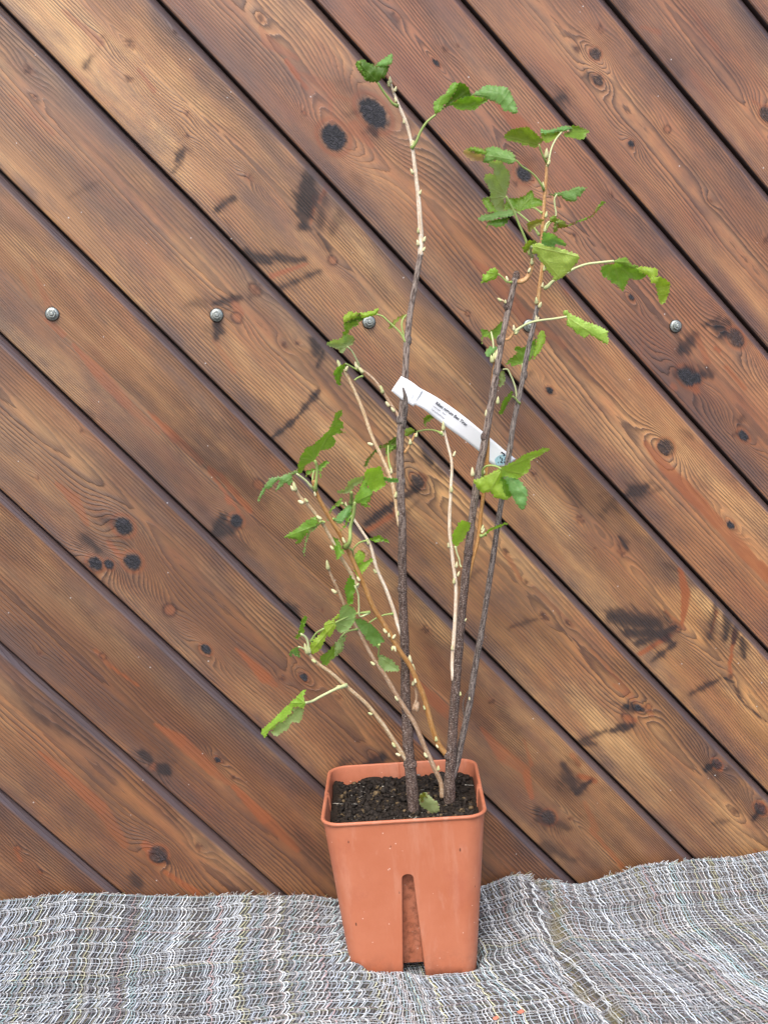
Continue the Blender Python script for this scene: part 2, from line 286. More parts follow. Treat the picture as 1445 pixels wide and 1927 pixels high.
c_l = w.ramp(mott, [(.30, (.115, .054, .021)), (.50, (.245, .128, .053)), (.72, (.47, .300, .135))])
c_r = w.mix(w.ramp(mott2, [(.46, 0.0), (.70, .6)]), c_l, (.19, .074, .036))
c_r = w.mix(w.m('MULTIPLY', pid, .72), c_r, w.mix(mott, (.125, .042, .022), (.290, .115, .058)))
c_r = w.mix(w.ramp(lar, [(.38, 0.0), (.60, .8)]), w.mix(w.ramp(lar, [(.30, .35), (.42, 0.0)]), c_r, w.mix(1, c_r, (.62, .58, .56), 'MULTIPLY')), w.mix(1, c_r, (1.45, 1.45, 1.32), 'MULTIPLY'))
c_g = w.mix(w.ramp(bl, [(.47, 0.0), (.68, .60)]), c_r, (.085, .050, .038))  # greyed, weathered stain
tone = w.at('tone'); c_g = w.mix(1, c_g, w.n('ShaderNodeCombineColor').outputs[0] if False else tone, 'MULTIPLY')  # per-board lightness; lower-left boards darkened to paint the wall's light fall-off
late = w.mix(.88, c_g, (.042, .017, .011), 'MIX')
c_g = w.mix(w.ramp(fr_, [(.0, .35), (.12, .5), (.45, 0.0)]), c_g, w.mix(1, c_g, (1.45, 1.32, 1.2), 'MULTIPLY'))
c = w.mix(w.m('MULTIPLY', ln, .86), c_g, late)
c = w.mix(w.m('MULTIPLY', w.ramp(fib, [(.35, 0.0), (.7, 1.0)]), .33), c, w.mix(1, c, (1.6, 1.45, 1.3), 'MULTIPLY'))
c = w.mix(w.m('MULTIPLY', w.ramp(fib, [(.25, 1.0), (.45, 0.0)]), .5), c, w.mix(1, c, (.5, .45, .42), 'MULTIPLY'))
edk = w.m('MULTIPLY', w.at('brd'), w.ramp(w.noise(w.map(uv, (5, 14, 1), (6, 1, 0)), 1, 4, .65), [(.44, 0.0), (.60, 1.0)]))
c = w.mix(w.m('MULTIPLY', edk, .72), c, w.mix(ln, (.085, .052, .046), (.022, .014, .014)))
c = w.mix(w.m('MULTIPLY', hr, .88), c, w.mix(w.m('MULTIPLY', fib, .6), (.31, .085, .022), (.19, .052, .018)))
dkm = w.m('MULTIPLY', dk, w.m('SUBTRACT', 1.12, w.m('MULTIPLY', w.m('SUBTRACT', 1, ln), w.m('MULTIPLY', w.m('SUBTRACT', 1, kt), .34))), clamp=True)
crk = w.ramp(w.noise(w.map(uv, (240, 300, 1)), 1, 4, .65, 1.5), [(.40, 0.0), (.66, 1.0)])
c = w.mix(w.ramp(dk, [(.04, 0.0), (.85, .85)]), c, w.mix(1, c, (.42, .34, .30), 'MULTIPLY'))
dkm = w.m('MULTIPLY', dkm, w.ramp(dk, [(.2, .25), (.75, 1.0)]))
c = w.mix(dkm, c, w.mix(w.m('MULTIPLY', crk, w.m('ADD', .25, w.m('MULTIPLY', kt, .6))), (.003, .003, .005), (.042, .040, .052)))
chm = w.m('MULTIPLY', w.m('LESS_THAN', ed, 1.5), ed)
c = w.mix(w.m('MULTIPLY', chm, .85), c, w.mix(mott2, (.045, .032, .034), (.105, .075, .078)))  # dark chamfer stain; its purplish cast paints in the sky's reflection
gap = w.m('GREATER_THAN', ed, 1.5)
c = w.mix(gap, c, (.018, .009, .006))
spk = w.n('ShaderNodeTexVoronoi', feature='F1'); w.put(spk.inputs['Vector'], uv); spk.inputs['Scale'].default_value = 95
sp = w.m('MULTIPLY', w.m('LESS_THAN', spk.outputs['Distance'], .075), w.m('GREATER_THAN', w.noise(uv, 40, 1), .63))
c = w.mix(w.m('MULTIPLY', sp, .7), c, (.62, .58, .55))
rgh = w.m('ADD', w.m('ADD', .34, w.m('MULTIPLY', dk, .25)), w.m('ADD', w.m('MULTIPLY', ln, .12), w.m('MULTIPLY', bl, .18)))
w.base(c, rgh, .6); w.b.inputs['Coat Weight'].default_value = .45; w.put(w.b.inputs['Coat Weight'], w.m('MULTIPLY', w.m('SUBTRACT', 1, dk, clamp=True), .45)); w.b.inputs['Coat Roughness'].default_value = .34; w.b.inputs['Coat Tint'].default_value = (.93, .93, 1, 1)
hgt = w.m('ADD', w.m('MULTIPLY', ln, .9), w.m('ADD', w.m('MULTIPLY', fib, .45), w.m('MULTIPLY', w.m('MULTIPLY', kt, crk), 1.3)))
w.bump(hgt, .55, .0011)
wall = empty('board_wall', (0, 0, 0)); tag(wall, 'brown stained wall of wide diagonal knotty boards with a row of bolts', 'wall')
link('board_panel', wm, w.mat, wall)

# bolts: washer + hex head + stud
zn = NT('zinc'); tc = zn.n('ShaderNodeTexCoord').outputs['Object']
zn.base(zn.ramp(zn.noise(tc, 500, 4, .7), [(.3, (.20, .22, .20)), (.7, (.52, .56, .53))]), .42, .5); zn.b.inputs['Metallic'].default_value = .75
zn.bump(zn.noise(tc, 900, 3), .4, .0003)
zr = NT('rubber_washer'); zr.base((.02, .02, .02), .7, .3)
def lathe(profile, seg=24, hexr=None):
    V = []; n = len(profile)
    for r, y in profile:
        for s in range(seg):
            a = 2*math.pi*s/seg; rr = r
            V.append((rr*math.cos(a), -y, rr*math.sin(a)))
    Fq = gridfaces(n, seg, True)[:, ::-1]
    return np.array(V), Fq
def make_bolt():
    e = empty('bolt'); 
    V, Fq = lathe([(0, .0004), (.0062, .0004), (.0066, .0012), (.0064, .0021), (.0052, .0026), (.0040, .0028)]); link('washer', npmesh('washer', V, Fq), zn.mat, e)
    V, Fq = lathe([(.0066, .0001), (.0071, .0004), (.0071, .0010), (.006, .0012)]); link('seal', npmesh('seal', V, Fq), zr.mat, e)
    V, Fq = lathe([(.0044, .0027), (.0044, .0056), (.0038, .0062), (.0028, .0062), (.0026, .0058), (.0024, .0058), (.0022, .0070), (.0014, .0076), (0, .0076)], 6); link('hex_head', npmesh('hex_head', V, Fq, False), zn.mat, e)
    return e
proto = None
for i, (x, y) in enumerate([(99, 591), (408, 593), (694, 606), (995, 613), (1270, 614)]):
    if proto is None: b = proto = make_bolt()
    else:
        b = proto.copy(); COL.objects.link(b)
        for ch in proto.children:
            c2 = ch.copy(); COL.objects.link(c2); c2.parent = b
    b.parent = wall; b.location = at(x, y, 0); b.rotation_euler = (0, .4*i, 0)
# ------------------------------------------------------------------ woven cloth, built thread by thread
POTC = np.array([.2235, -.097])          # centre of the pot's foot
epx = [(-150, 1706), (0, 1698), (90, 1688), (200, 1687), (320, 1682), (450, 1681), (560, 1680), (620, 1690), (700, 1710), (860, 1690), (905, 1672), (955, 1655), (1005, 1648), (1045, 1655), (1100, 1651), (1150, 1640), (1210, 1627), (1300, 1624), (1400, 1615), (1445, 1608), (1600, 1600)]
ew = [at(x, y, -.012) for x, y in epx]
ex = np.array([-1.2] + [p.x for p in ew] + [1.4]); ez = np.array([ew[0].z] + [p.z for p in ew] + [ew[-1].z]) - .0085
POTC_F = .13
foldw = [at_z(x, y, .012) for x, y in [(985, 1640), (1040, 1690), (1050, 1760), (1075, 1830), (1150, 1905), (1230, 1990)]]
foldw = np.array([(p.x, p.y) for p in foldw])
def seg_dist(x, y, P):
    best = np.full(np.shape(x), 9.0); side = np.zeros(np.shape(x))
    for a, b in zip(P[:-1], P[1:]):
        ab = b - a; t = np.clip(((x - a[0])*ab[0] + (y - a[1])*ab[1])/(ab @ ab), 0, 1)
        qx, qy = x - a[0] - t*ab[0], y - a[1] - t*ab[1]; d = np.hypot(qx, qy)
        s = np.sign(ab[0]*(y - a[1]) - ab[1]*(x - a[0])); m = d < best; best = np.where(m, d, best); side = np.where(m, s, side)
    return best, side
def potq(x, y):
    c_, s_ = math.cos(math.radians(9.6)), math.sin(math.radians(9.6)); a, b = x - POTC[0], y - POTC[1]
    u, v = abs(c_*a - s_*b), abs(s_*a + c_*b); r = .016; h = .0624 - r
    return np.hypot(np.maximum(u - h, 0), np.maximum(v - h, 0)) - r
def cloth_z(x, y):
    e = np.interp(x, ex, ez); t = np.clip((-y - .012)/.26, 0, 1)
    right = np.clip((x - .16)/.1, 0, 1)
    fall = np.exp(-((-y - .012)/(.055 + .055*right))**2)
    z = .004 + (e - .004)*fall + .0045*vnoise(x*9, y*14, 61) + .0022*vnoise(x*24, y*30, 62)
    d, s = seg_dist(x, y, foldw); z = z - .0055*np.exp(-(d/.010)**2) + .0035*np.exp(-((d - .022)/.014)**2)
    # hollow under the pot and the soft rise around it
    q = potq(x, y)
    rim = np.exp(-((q - .014)/.012)**2)
    z = np.where(q < 0, -.010, z*np.clip(q/.008, 0, 1)**.7 - .010*(1 - np.clip(q/.008, 0, 1)) + .004*rim)
    return z - .007*np.exp(-(np.maximum(q, 0)/.035)**2)*(q > 0)*np.clip((-y - POTC_F)/.02, 0, 1)
def cloth_map(a, b, lift=0.0):
    d0, s0 = seg_dist(a, -b, foldw)
    R_ = np.clip((a - .15)/.08, 0, 1)
    x = a + .010*vnoise(a*7, b*9, 51) + .003*vnoise(a*26, b*30, 52) + .018*R_*vnoise(a*5, b*8, 50)
    y = -b - .007*vnoise(a*9, b*11, 53) - .012*R_*vnoise(a*6 + 3, b*6, 54)*np.clip(b/.05, 0, 1)
    y = np.minimum(y, -.0105 + 0*y)
    z = cloth_z(x, y)
    per = .019 + .004*R_
    ph = b/per + .9*vnoise(a*5, b*12, 55) + .45*vnoise(a*17, b*20, 56) + 1.2*R_*vnoise(a*4, b*5, 57) - a*1.2*(1 - 2*R_)
    amp = ((.0044 + .0006*R_) + .0022*vnoise(a*10, b*14, 58))*np.clip(b/.012, 0, 1)
    q = potq(x, y); amp = amp*np.clip(q/.01, 0, 1)
    s = abs(np.sin(math.pi*ph))**.75
    z = z + amp*s*1.5 + lift
    x = x + amp*s*1.6*(1 - 2*R_) ; y = y + amp*.35*np.cos(2*math.pi*ph)
    y = np.minimum(y, -.0095)
    return x, y, z
def threads(A, B, rad, colr, wave, sides=3):
    """A,B (n threads, m points) parameter arrays -> tubes"""
    n, m = A.shape
    x, y, z = cloth_map(A, B); z = z + wave
    P = np.stack([x, y, z], -1)
    T = np.gradient(P, axis=1); T /= np.linalg.norm(T, axis=-1, keepdims=True) + 1e-9
    up = np.array([0, -.35, .94]); S = np.cross(T, up); S /= np.linalg.norm(S, axis=-1, keepdims=True) + 1e-9; N = np.cross(S, T)
    V = []
    for k in range(sides):
        a = 2*math.pi*k/sides + math.pi/2; V.append(P + (S*math.cos(a) + N*math.sin(a))*rad[..., None])
    V = np.stack(V, 2).reshape(-1, 3)
    i = np.arange(n)[:, None, None]; j = np.arange(m-1)[None, :, None]; k = np.arange(sides)[None, None, :]; k2 = (k+1) % sides
    b = lambda jj, kk: (i*m + jj)*sides + kk
    Fq = np.stack([b(j, k), b(j, k2), b(j+1, k2), b(j+1, k)], -1).reshape(-1, 4)
    C = np.repeat(colr.reshape(n*m, 1, 4), sides, 1).reshape(-1, 4)
    return V, Fq, C
XA, XB, BM = -.62, .92, .50
sp_a, sp_b = .0021, .0044
na = int((XB - XA)/sp_a); a0 = XA + sp_a*np.arange(na)
bun = .0019*np.sin(2*math.pi*a0/.0125 + 3*vnoise(a0*18, a0*0, 70)) + .0012*vnoise(a0*150, a0*0, 71)
bb = np.concatenate([np.arange(0, .30, .0021), np.arange(.30, BM, .005)])
A, B = np.meshgrid(a0 + bun, bb, indexing='ij')
B = B - (.001 + .003*rng.random((na, 1)))*0
A = A + .0007*vnoise(A*260, B*160, 72)
pal = np.array([(.66, .70, .72), (.74, .76, .74), (.50, .55, .60), (.36, .37, .39), (.60, .54, .50), (.62, .60, .38), (.38, .52, .52), (.16, .15, .16), (.55, .38, .36)])
pr = np.array([.24, .24, .12, .09, .08, .05, .06, .10, .02])
def thread_cols(n, m, dim=1.0, mod=None):
    c = pal[rng.choice(len(pal), n, p=pr)]*rng.uniform(.62, 1.36, (n, 1))*np.array([1.02, 1.06, 1.12]); C = np.ones((n, m, 4)); C[..., :3] = c[:, None]*dim
    if mod is not None: C[..., :3] *= mod[..., None]
    return C
wavea = .0005*np.sin(2*math.pi*B/(2*sp_b) + math.pi*(np.arange(na)[:, None] % 2))
band = .30 + .70*np.clip(1.1*np.sin(2*math.pi*a0/.0125 + 3*vnoise(a0*18, a0*0, 70) + 2.4) + .9, 0, 1)
rad = .00070*(1 + .25*vnoise(A*200, B*500, 73))
parts_ = [threads(A, B, rad, thread_cols(na, len(bb), 1.0, np.broadcast_to(band[:, None], A.shape)), wavea)]
# weft
nb = int(BM/sp_b); b0 = .002 + sp_b*np.arange(nb); aa = np.arange(XA, XB, .003)
B2, A2 = np.meshgrid(b0, aa, indexing='ij'); B2 = B2 + .0009*vnoise(A2*60, B2*200, 74) + .0006*rng.standard_normal((nb, 1))
parts_.append(threads(A2, B2, np.full(A2.shape, .00042), thread_cols(nb, len(aa), .66), .0002 - .0004*np.sin(2*math.pi*A2/(2*sp_a))))
# thin dark under-threads (second layer of the gauze)
nd_ = int((XB - XA)/.0031); a3 = XA + .0031*np.arange(nd_); bb3 = bb[::2]
A3, B3 = np.meshgrid(a3, bb3, indexing='ij'); A3 = A3 + .002*vnoise(A3*60, B3*60, 75)
C3 = np.ones((nd_, len(bb3), 4)); dc = np.array([(.16, .15, .14), (.20, .17, .12), (.10, .14, .11), (.24, .20, .20), (.25, .22, .10)])[rng.integers(0, 5, nd_)]
C3[..., :3] = dc[:, None]*.8
parts_.append(threads(A3, B3, np.full(A3.shape, .0006), C3, np.full(A3.shape, -.0016)))
Vc, Fc, Cc, o_ = [], [], [], 0
for V, Fq, C in parts_: Vc.append(V); Fc.append(Fq + o_); Cc.append(C); o_ += len(V)
# frayed loops along the back edge
fr_n = 2600
for i in range(fr_n):
    x = rng.uniform(XA, XB); dens = vnoise(np.array([x*14]), np.array([0.]), 80)[0]
    if dens < -.25 and rng.random() < .8: continue
    px_, py_, pz_ = [v[0] for v in cloth_map(np.array([x]), np.array([.0015 + rng.random()*.004]))]
    L_ = rng.uniform(.003, .0095)*(1 + .4*dens); lean = rng.normal(.35, .55); curl = rng.normal(0, .9); n_ = 6; t = np.linspace(0, 1, n_)
    P = np.stack([px_ + L_*(lean*t + curl*t*t*.7), py_ - .0012*t - rng.random()*.001*t*t, pz_ + L_*(t - .55*abs(curl)*t*t)], -1)
    r0 = .0006*(1 - .4*t)
    T = np.gradient(P, axis=0); T /= np.linalg.norm(T, axis=-1, keepdims=True) + 1e-9; S = np.cross(T, [0, -1, 0]); S /= np.linalg.norm(S, axis=-1, keepdims=True) + 1e-9; N = np.cross(S, T)
    V = np.stack([P + (S*math.cos(q) + N*math.sin(q))*r0[:, None] for q in (0, 2.094, 4.189)], 1).reshape(-1, 3)
    Fq = gridfaces(n_, 3, True) + o_; cc = np.ones((len(V), 4)); cc[:, :3] = pal[rng.choice(len(pal), p=pr)] if rng.random() > .15 else (.28, .26, .10)
    Vc.append(V); Fc.append(Fq); Cc.append(cc); o_ += len(V)
# closed under-layer of the cloth, slightly below the threads
ga, gb = np.arange(XA, XB, .004), np.concatenate([np.arange(0, .3, .003), np.arange(.3, BM, .006)])
GB, GA = np.meshgrid(gb, ga, indexing='ij'); x, y, z = cloth_map(GA, GB)
V = np.stack([x, y, z - .0026], -1).reshape(-1, 3); Fq = gridfaces(*GA.shape)[:, ::-1]
dfl, _s = seg_dist(x.ravel(), y.ravel(), foldw); of = np.exp(-(dfl/.013)**2)[:, None]
cc = np.ones((len(V), 4)); nz = .5 + .5*fbm(x.ravel()*60, y.ravel()*60, 82, 2)[:, None]
cc[:, :3] = (np.array([.030, .027, .026])*(1 - nz) + np.array([.075, .065, .058])*nz)*(1 - of) + np.array([.12, .10, .035])*of
Vc.append(V); Fc.append(Fq + o_); Cc.append(cc); o_ += len(V)
# colour nearest the fold goes olive in a few threads
cm = npmesh('woven_cloth', np.concatenate(Vc), np.concatenate(Fc)); CC = np.concatenate(Cc)
VV = np.concatenate(Vc); dfl, _s = seg_dist(VV[:, 0], VV[:, 1], foldw); ol = (np.exp(-(dfl/.009)**2)*(vnoise(VV[:, 0]*150, VV[:, 1]*150, 84) > .1)*.6)[:, None]
CC[:, :3] = CC[:, :3]*(1 - ol) + np.array([.20, .17, .06])*ol
attr(cm, 'tcol', CC, 'FLOAT_COLOR')
cl = NT('cotton_threads'); tcx = cl.n('ShaderNodeTexCoord').outputs['Object']
cl.base(cl.mix(cl.m('MULTIPLY', cl.noise(tcx, 900, 2), .35), cl.at('tcol', 'Color'), (.30, .29, .29)), .9, .2)
cl.b.inputs['Sheen Weight'].default_value = .25
tag(link('woven_cloth', cm, cl.mat), 'crinkled grey and white open-weave cloth with a frayed back edge under the pot', 'cloth')
# little coral-coloured flakes lying on the cloth
fm = NT('dry_petal'); fm.base((.55, .20, .13), .7, .3)
for i, (x, y, s_, lab) in enumerate([(933, 1905, .0030, 'small round coral flake on the grey cloth, nearer the pot'), (980, 1897, .0030, 'longer coral flake on the grey cloth, right of the rounder one')]):
    p = at_z(x, y, .012); X_, Y_, Z_ = p.x, p.y, float(cloth_z(np.array([p.x]), np.array([p.y]))[0]) + .0052
    bm = bmesh.new(); bmesh.ops.create_icosphere(bm, subdivisions=2, radius=s_)
    for v in bm.verts: v.co.x *= 1 + .7*i; v.co.y *= .7; v.co.z = v.co.z*.22 + .0009*math.sin(v.co.x*900); v.co += Vector((0, 0, 0))
    me = bpy.data.meshes.new('petal_flake'); bm.to_mesh(me); bm.free()
    for p_ in me.polygons: p_.use_smooth = True
    o = link('petal_flake', me, fm.mat); o.location = (X_, Y_, Z_); o.rotation_euler = (.3, .1, .4*i); tag(o, lab, 'flake', 'coral flakes on the cloth')
# ------------------------------------------------------------------ square plastic pot
pm = NT('terracotta_plastic'); tc = pm.n('ShaderNodeTexCoord').outputs['Object']
n1 = pm.noise(tc, 22, 4, .6); n2 = pm.noise(pm.map(tc, (1, 1, .35)), 55, 4, .65); n3 = pm.noise(tc, 420, 2)
c = pm.mix(pm.ramp(n1, [(.35, 0.0), (.7, 1.0)]), (.47, .150, .074), (.52, .185, .100))
c = pm.mix(pm.ramp(n2, [(.60, 0.0), (.70, .55)]), c, (.54, .235, .15))          # dull lime bloom
c = pm.mix(pm.ramp(pm.noise(pm.map(tc, (1, 1, .22), (2, 1, 0)), 70, 3, .6), [(.69, 0.0), (.73, .75)]), c, (.52, .11, .035))  # rubbed brighter streaks
sc = pm.n('ShaderNodeTexVoronoi'); pm.put(sc.inputs['Vector'], tc); sc.inputs['Scale'].default_value = 150
c = pm.mix(pm.m('MULTIPLY', pm.m('LESS_THAN', sc.outputs['Distance'], .09), pm.m('GREATER_THAN', pm.noise(tc, 60, 1), .56)), c, (.75, .52, .42))
sd2 = pm.n('ShaderNodeTexVoronoi'); pm.put(sd2.inputs['Vector'], pm.map(tc, (1, 1, .4), (5, 3, 1))); sd2.inputs['Scale'].default_value = 90
c = pm.mix(pm.m('MULTIPLY', pm.m('LESS_THAN', sd2.outputs['Distance'], .07), pm.m('GREATER_THAN', pm.noise(tc, 45, 1), .55)), c, (.14, .05, .03))
c = pm.mix(pm.ramp(pm.noise(pm.map(tc, (1, 1, .12), (7, 1, 0)), 46, 5, .7), [(.55, 0.0), (.66, .42)]), c, (.56, .25, .16))
c = pm.mix(pm.ramp(pm.noise(pm.map(tc, (1, 1, .6), (1, 9, 0)), 26, 5, .75), [(.56, 0.0), (.72, .45)]), c, (.40, .115, .065))
szp = pm.n('ShaderNodeSeparateXYZ'); pm.put(szp.inputs[0], tc)
c = pm.mix(pm.m('MULTIPLY', pm.ramp(szp.outputs[2], [(.0, 1.0), (.035, 0.0)]), pm.ramp(pm.noise(tc, 90, 4, .7), [(.42, 0.0), (.62, .55)])), c, (.24, .085, .05))
recess_fac = pm.at('recess_dark')
c = pm.mix(pm.m('MULTIPLY', recess_fac, pm.ramp(pm.noise(tc, 160, 4, .7), [(.44, .25), (.66, .85)])), c, (.15, .048, .024))  # darker mottled brown in the notch, inner wall and floor
pm.base(c, pm.m('ADD', .42, pm.m('MULTIPLY', n2, .16)), .45)
pm.bump(pm.m('ADD', n3, pm.m('MULTIPLY', n2, 2)), .12, .0006)
PHT, AT, AB = .1715, .0798, .0622
slot_top, r_cap = .114, .0050
def halfw(z): return AB + (AT - .0012 - AB)*(z/PHT)
def slotw(z):
    if z >= slot_top: return 0.0
    lin = r_cap + (slot_top - z)/slot_top*.0062; zt = slot_top - z
    return lin*math.sqrt(max(0, 1 - (1 - zt/r_cap)**2)) if zt < r_cap else lin
def ring_row(hw, rc, z, slot):
    """one closed loop of the wall: four sides, each corner arc + flat with the notch columns"""
    sw = slotw(z) if slot else 0.0; dep = (.0115 if z > .0115 else .035) if sw > 0 else 0.0
    pts, recess_dark = [], []
    for s in range(4):
        loc = []
        for k in range(9):                                 # corner arc, left end of this side
            a = math.pi*(1.25) + math.pi/4*k/8
            loc.append((-(hw - rc) + rc*math.cos(a), -(hw - rc) + rc*math.sin(a)))
        f = hw - rc
        closed = sw == 0; sw = max(sw, .0035) if closed else sw
        for t in (.8, .6, .4, .25): loc.append((-sw - (f - sw)*t, -hw))
        e = .0008
        loc += [(-sw - e, -hw), (-sw, -hw + (0 if closed else e)), (-sw*.96, -hw + dep*.5), (-sw*.92, -hw + dep), (-sw*.4, -hw + dep), (sw*.4, -hw + dep), (sw*.92, -hw + dep), (sw*.96, -hw + dep*.5), (sw, -hw + (0 if closed else e)), (sw + e, -hw)]
        for t in (.25, .4, .6, .8): loc.append((sw + (f - sw)*t, -hw))
        for k in range(8):
            a = math.pi*1.5 + math.pi/4*k/8
            loc.append(((hw - rc) + rc*math.cos(a), -(hw - rc) + rc*math.sin(a)))
        ca, sa = [(1, 0), (0, 1), (-1, 0), (0, -1)][s]
        for i, (x, y) in enumerate(loc):
            pts.append((x*ca - y*sa, x*sa + y*ca, z)); recess_dark.append(1.0 if (not closed and 14 <= i <= 21) else 0.0)
    return pts, recess_dark
zs = sorted(set([0.0, .0012, .0113, .0117] + list(np.linspace(.018, slot_top - r_cap, 12)) + [slot_top - r_cap*(1 - math.sin(q)) for q in np.linspace(.1, math.pi/2 - .02, 8)] + [slot_top - 1e-5, slot_top + 1e-4] + list(np.linspace(slot_top + .005, PHT - .003, 10))))
rows, dr = [], []
for z in zs:
    p_, d_ = ring_row(halfw(z) - (.001 if z == 0 else 0), .0165 + .004*z/PHT, z, True); rows.append(p_); dr.append(d_)
for hw_, z in [(AT - .0012, PHT - .0005), (AT - .0020, PHT), (AT - .0030, PHT - .0008)] + [(AT - .0034 - (PHT - zz)*.08, zz) for zz in (PHT - .005, PHT - .015, PHT - .03, PHT - .05)]:
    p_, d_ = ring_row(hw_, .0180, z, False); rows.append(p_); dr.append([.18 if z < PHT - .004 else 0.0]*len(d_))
n_c = len(rows[0]); V = np.array(rows).reshape(-1, 3); Fq = gridfaces(len(rows), n_c, True)
pot = empty('plant_pot', (POTC[0], POTC[1], -.0085))
pot.rotation_euler = (Matrix.Rotation(math.radians(-4.7), 3, 'Y') @ Matrix.Rotation(math.radians(-9.6), 3, 'Z')).to_euler()
me = npmesh('pot_body', V, Fq); me.set_sharp_from_angle(angle=math.radians(38)); attr(me, 'recess_dark', np.array(dr).ravel()); link('pot_body', me, pm.mat, pot)
# rolled rim
rr_, dd_ = [], []
for k in range(13):
    a = 2*math.pi*k/12; p_, d_ = ring_row(AT - .0010 + .0015*math.cos(a), .0192 + .0015*math.cos(a), PHT - .0016 + .0019*math.sin(a), False); rr_.append(p_); dd_.append([0.0]*len(d_))
me = npmesh('rim', np.array(rr_).reshape(-1, 3), gridfaces(13, n_c, True)); attr(me, 'recess_dark', np.array(dd_).ravel())
rm = pm.mat.copy(); rm.name = 'terracotta_rim'; link('rim', me, rm, pot)
# pot floor
fl, _ = ring_row(halfw(.012) - .036, .006, .0116, False); fV = [(0, 0, .0116)] + [(x*1.0, y*1.0, z) for x, y, z in fl]
me = npmesh('pot_floor', fV, [(0, i+1, (i+1) % n_c + 1) for i in range(n_c)], False); attr(me, 'recess_dark', np.ones(len(fV))); link('pot_floor', me, pm.mat, pot)
tag(pot, 'square terracotta-coloured plastic pot with a notch in its front, standing on the grey cloth', 'plant pot')

# ------------------------------------------------------------------ potting soil
SOILZ = PHT - .020
so = NT('peat'); tc = so.n('ShaderNodeTexCoord').outputs['Object']
so.base(so.mix(so.ramp(so.noise(tc, 700, 3, .7), [(.60, 0.0), (.72, .8)]), so.mix(so.noise(tc, 140, 4, .7), (.007, .006, .005), (.042, .030, .022)), so.at('bit', 'Color')), .9, .2)
so.bump(so.noise(tc, 900, 4, .7), .9, .0012)
gx = np.linspace(-.0745, .0745, 150); GX, GY = np.meshgrid(gx, gx, indexing='ij')
def soil_h(x, y): return SOILZ +   .0042*fbm(x*38, y*38, 90, 4) + .0034*abs(vnoise(x*160, y*160, 91)) + .004*np.clip((y + .0)/.06, -1, 1)
hh = soil_h(GX, GY); lim = .0745; rc_ = .0155
dx = np.maximum(abs(GX) - (lim - rc_), 0); dy = np.maximum(abs(GY) - (lim - rc_), 0); dd_ = np.hypot(dx, dy); sc_ = np.where(dd_ > rc_, rc_/np.maximum(dd_, 1e-6), 1)
GXc = np.sign(GX)*(np.minimum(abs(GX), lim - rc_) + dx*sc_); GYc = np.sign(GY)*(np.minimum(abs(GY), lim - rc_) + dy*sc_)
V = [np.stack([GXc, GYc, hh], -1).reshape(-1, 3)]; Fl = [gridfaces(*GX.shape)]; Cs = [np.tile((.10, .075, .05, 1), (GX.size, 1))]; o_ = GX.size
ico = bmesh.new(); bmesh.ops.create_icosphere(ico, subdivisions=2, radius=1); IV = np.array([v.co[:] for v in ico.verts]); IF = np.array([[v.index for v in f.verts] for f in ico.faces]); ico.free()
IF4 = np.concatenate([IF, IF[:, 2:3]], 1)
tri_V, tri_F, tri_C, to = [], [], [], 0
for i in range(3600):
    x, y = rng.uniform(-.070, .070, 2)
    if math.hypot(max(abs(x) - .055, 0), max(abs(y) - .055, 0)) > .0135: continue
    s_ = abs(rng.normal(.0006, .0012)) + .0004; s_ = min(s_, .0052)
    kind = rng.random(); st = np.array([1, rng.uniform(.5, 1), rng.uniform(.4, .9)])
    if kind > .93: st = np.array([rng.uniform(2, 5.5), .4, .3]); s_ = rng.uniform(.0008, .0016)
    P = IV*st*s_*(1 + .42*np.sin(IV[:, [1, 2, 0]]*6 + i)*np.cos(IV[:, [2, 0, 1]]*4 + 2*i)) ; a = rng.uniform(0, 6.28, 3)
    Rm = np.array(Matrix.Rotation(a[0], 3, 'Z') @ Matrix.Rotation(a[1]*.3, 3, 'X'))
    P = P @ Rm.T + [x, y, soil_h(np.array([x]), np.array([y]))[0] + s_*.45]
    tri_V.append(P); tri_F.append(IF + to); to += len(P)
    cc = (.050, .040, .032) if kind < .86 else ((.24, .17, .09) if kind < .975 else (.62, .58, .50))
    tri_C.append(np.tile((*cc, 1), (len(P), 1)))
me = npmesh('potting_soil', V[0], Fl[0]); attr(me, 'bit', Cs[0], 'FLOAT_COLOR')
soil = link('potting_soil', me, so.mat); soil.location = pot.location; soil.rotation_euler = pot.rotation_euler
ck = NT('soil_crumbs'); tcc = ck.n('ShaderNodeTexCoord').outputs['Object']
ck.base(ck.mix(ck.ramp(ck.noise(tcc, 300, 3), [(.35, .15), (.65, .95)]), ck.at('bit', 'Color'), (.008, .0065, .0055)), .8, .2); ck.bump(ck.noise(tcc, 1200, 3), .7, .0008)
me2 = npmesh('soil_crumbs', np.concatenate(tri_V), np.concatenate(tri_F)); attr(me2, 'bit', np.concatenate(tri_C), 'FLOAT_COLOR')
o = link('soil_crumbs', me2, ck.mat, soil); tag(o, kind='stuff')
tag(soil, 'dark crumbly potting soil with pale bits filling the pot below its rim', 'soil', kind='stuff')
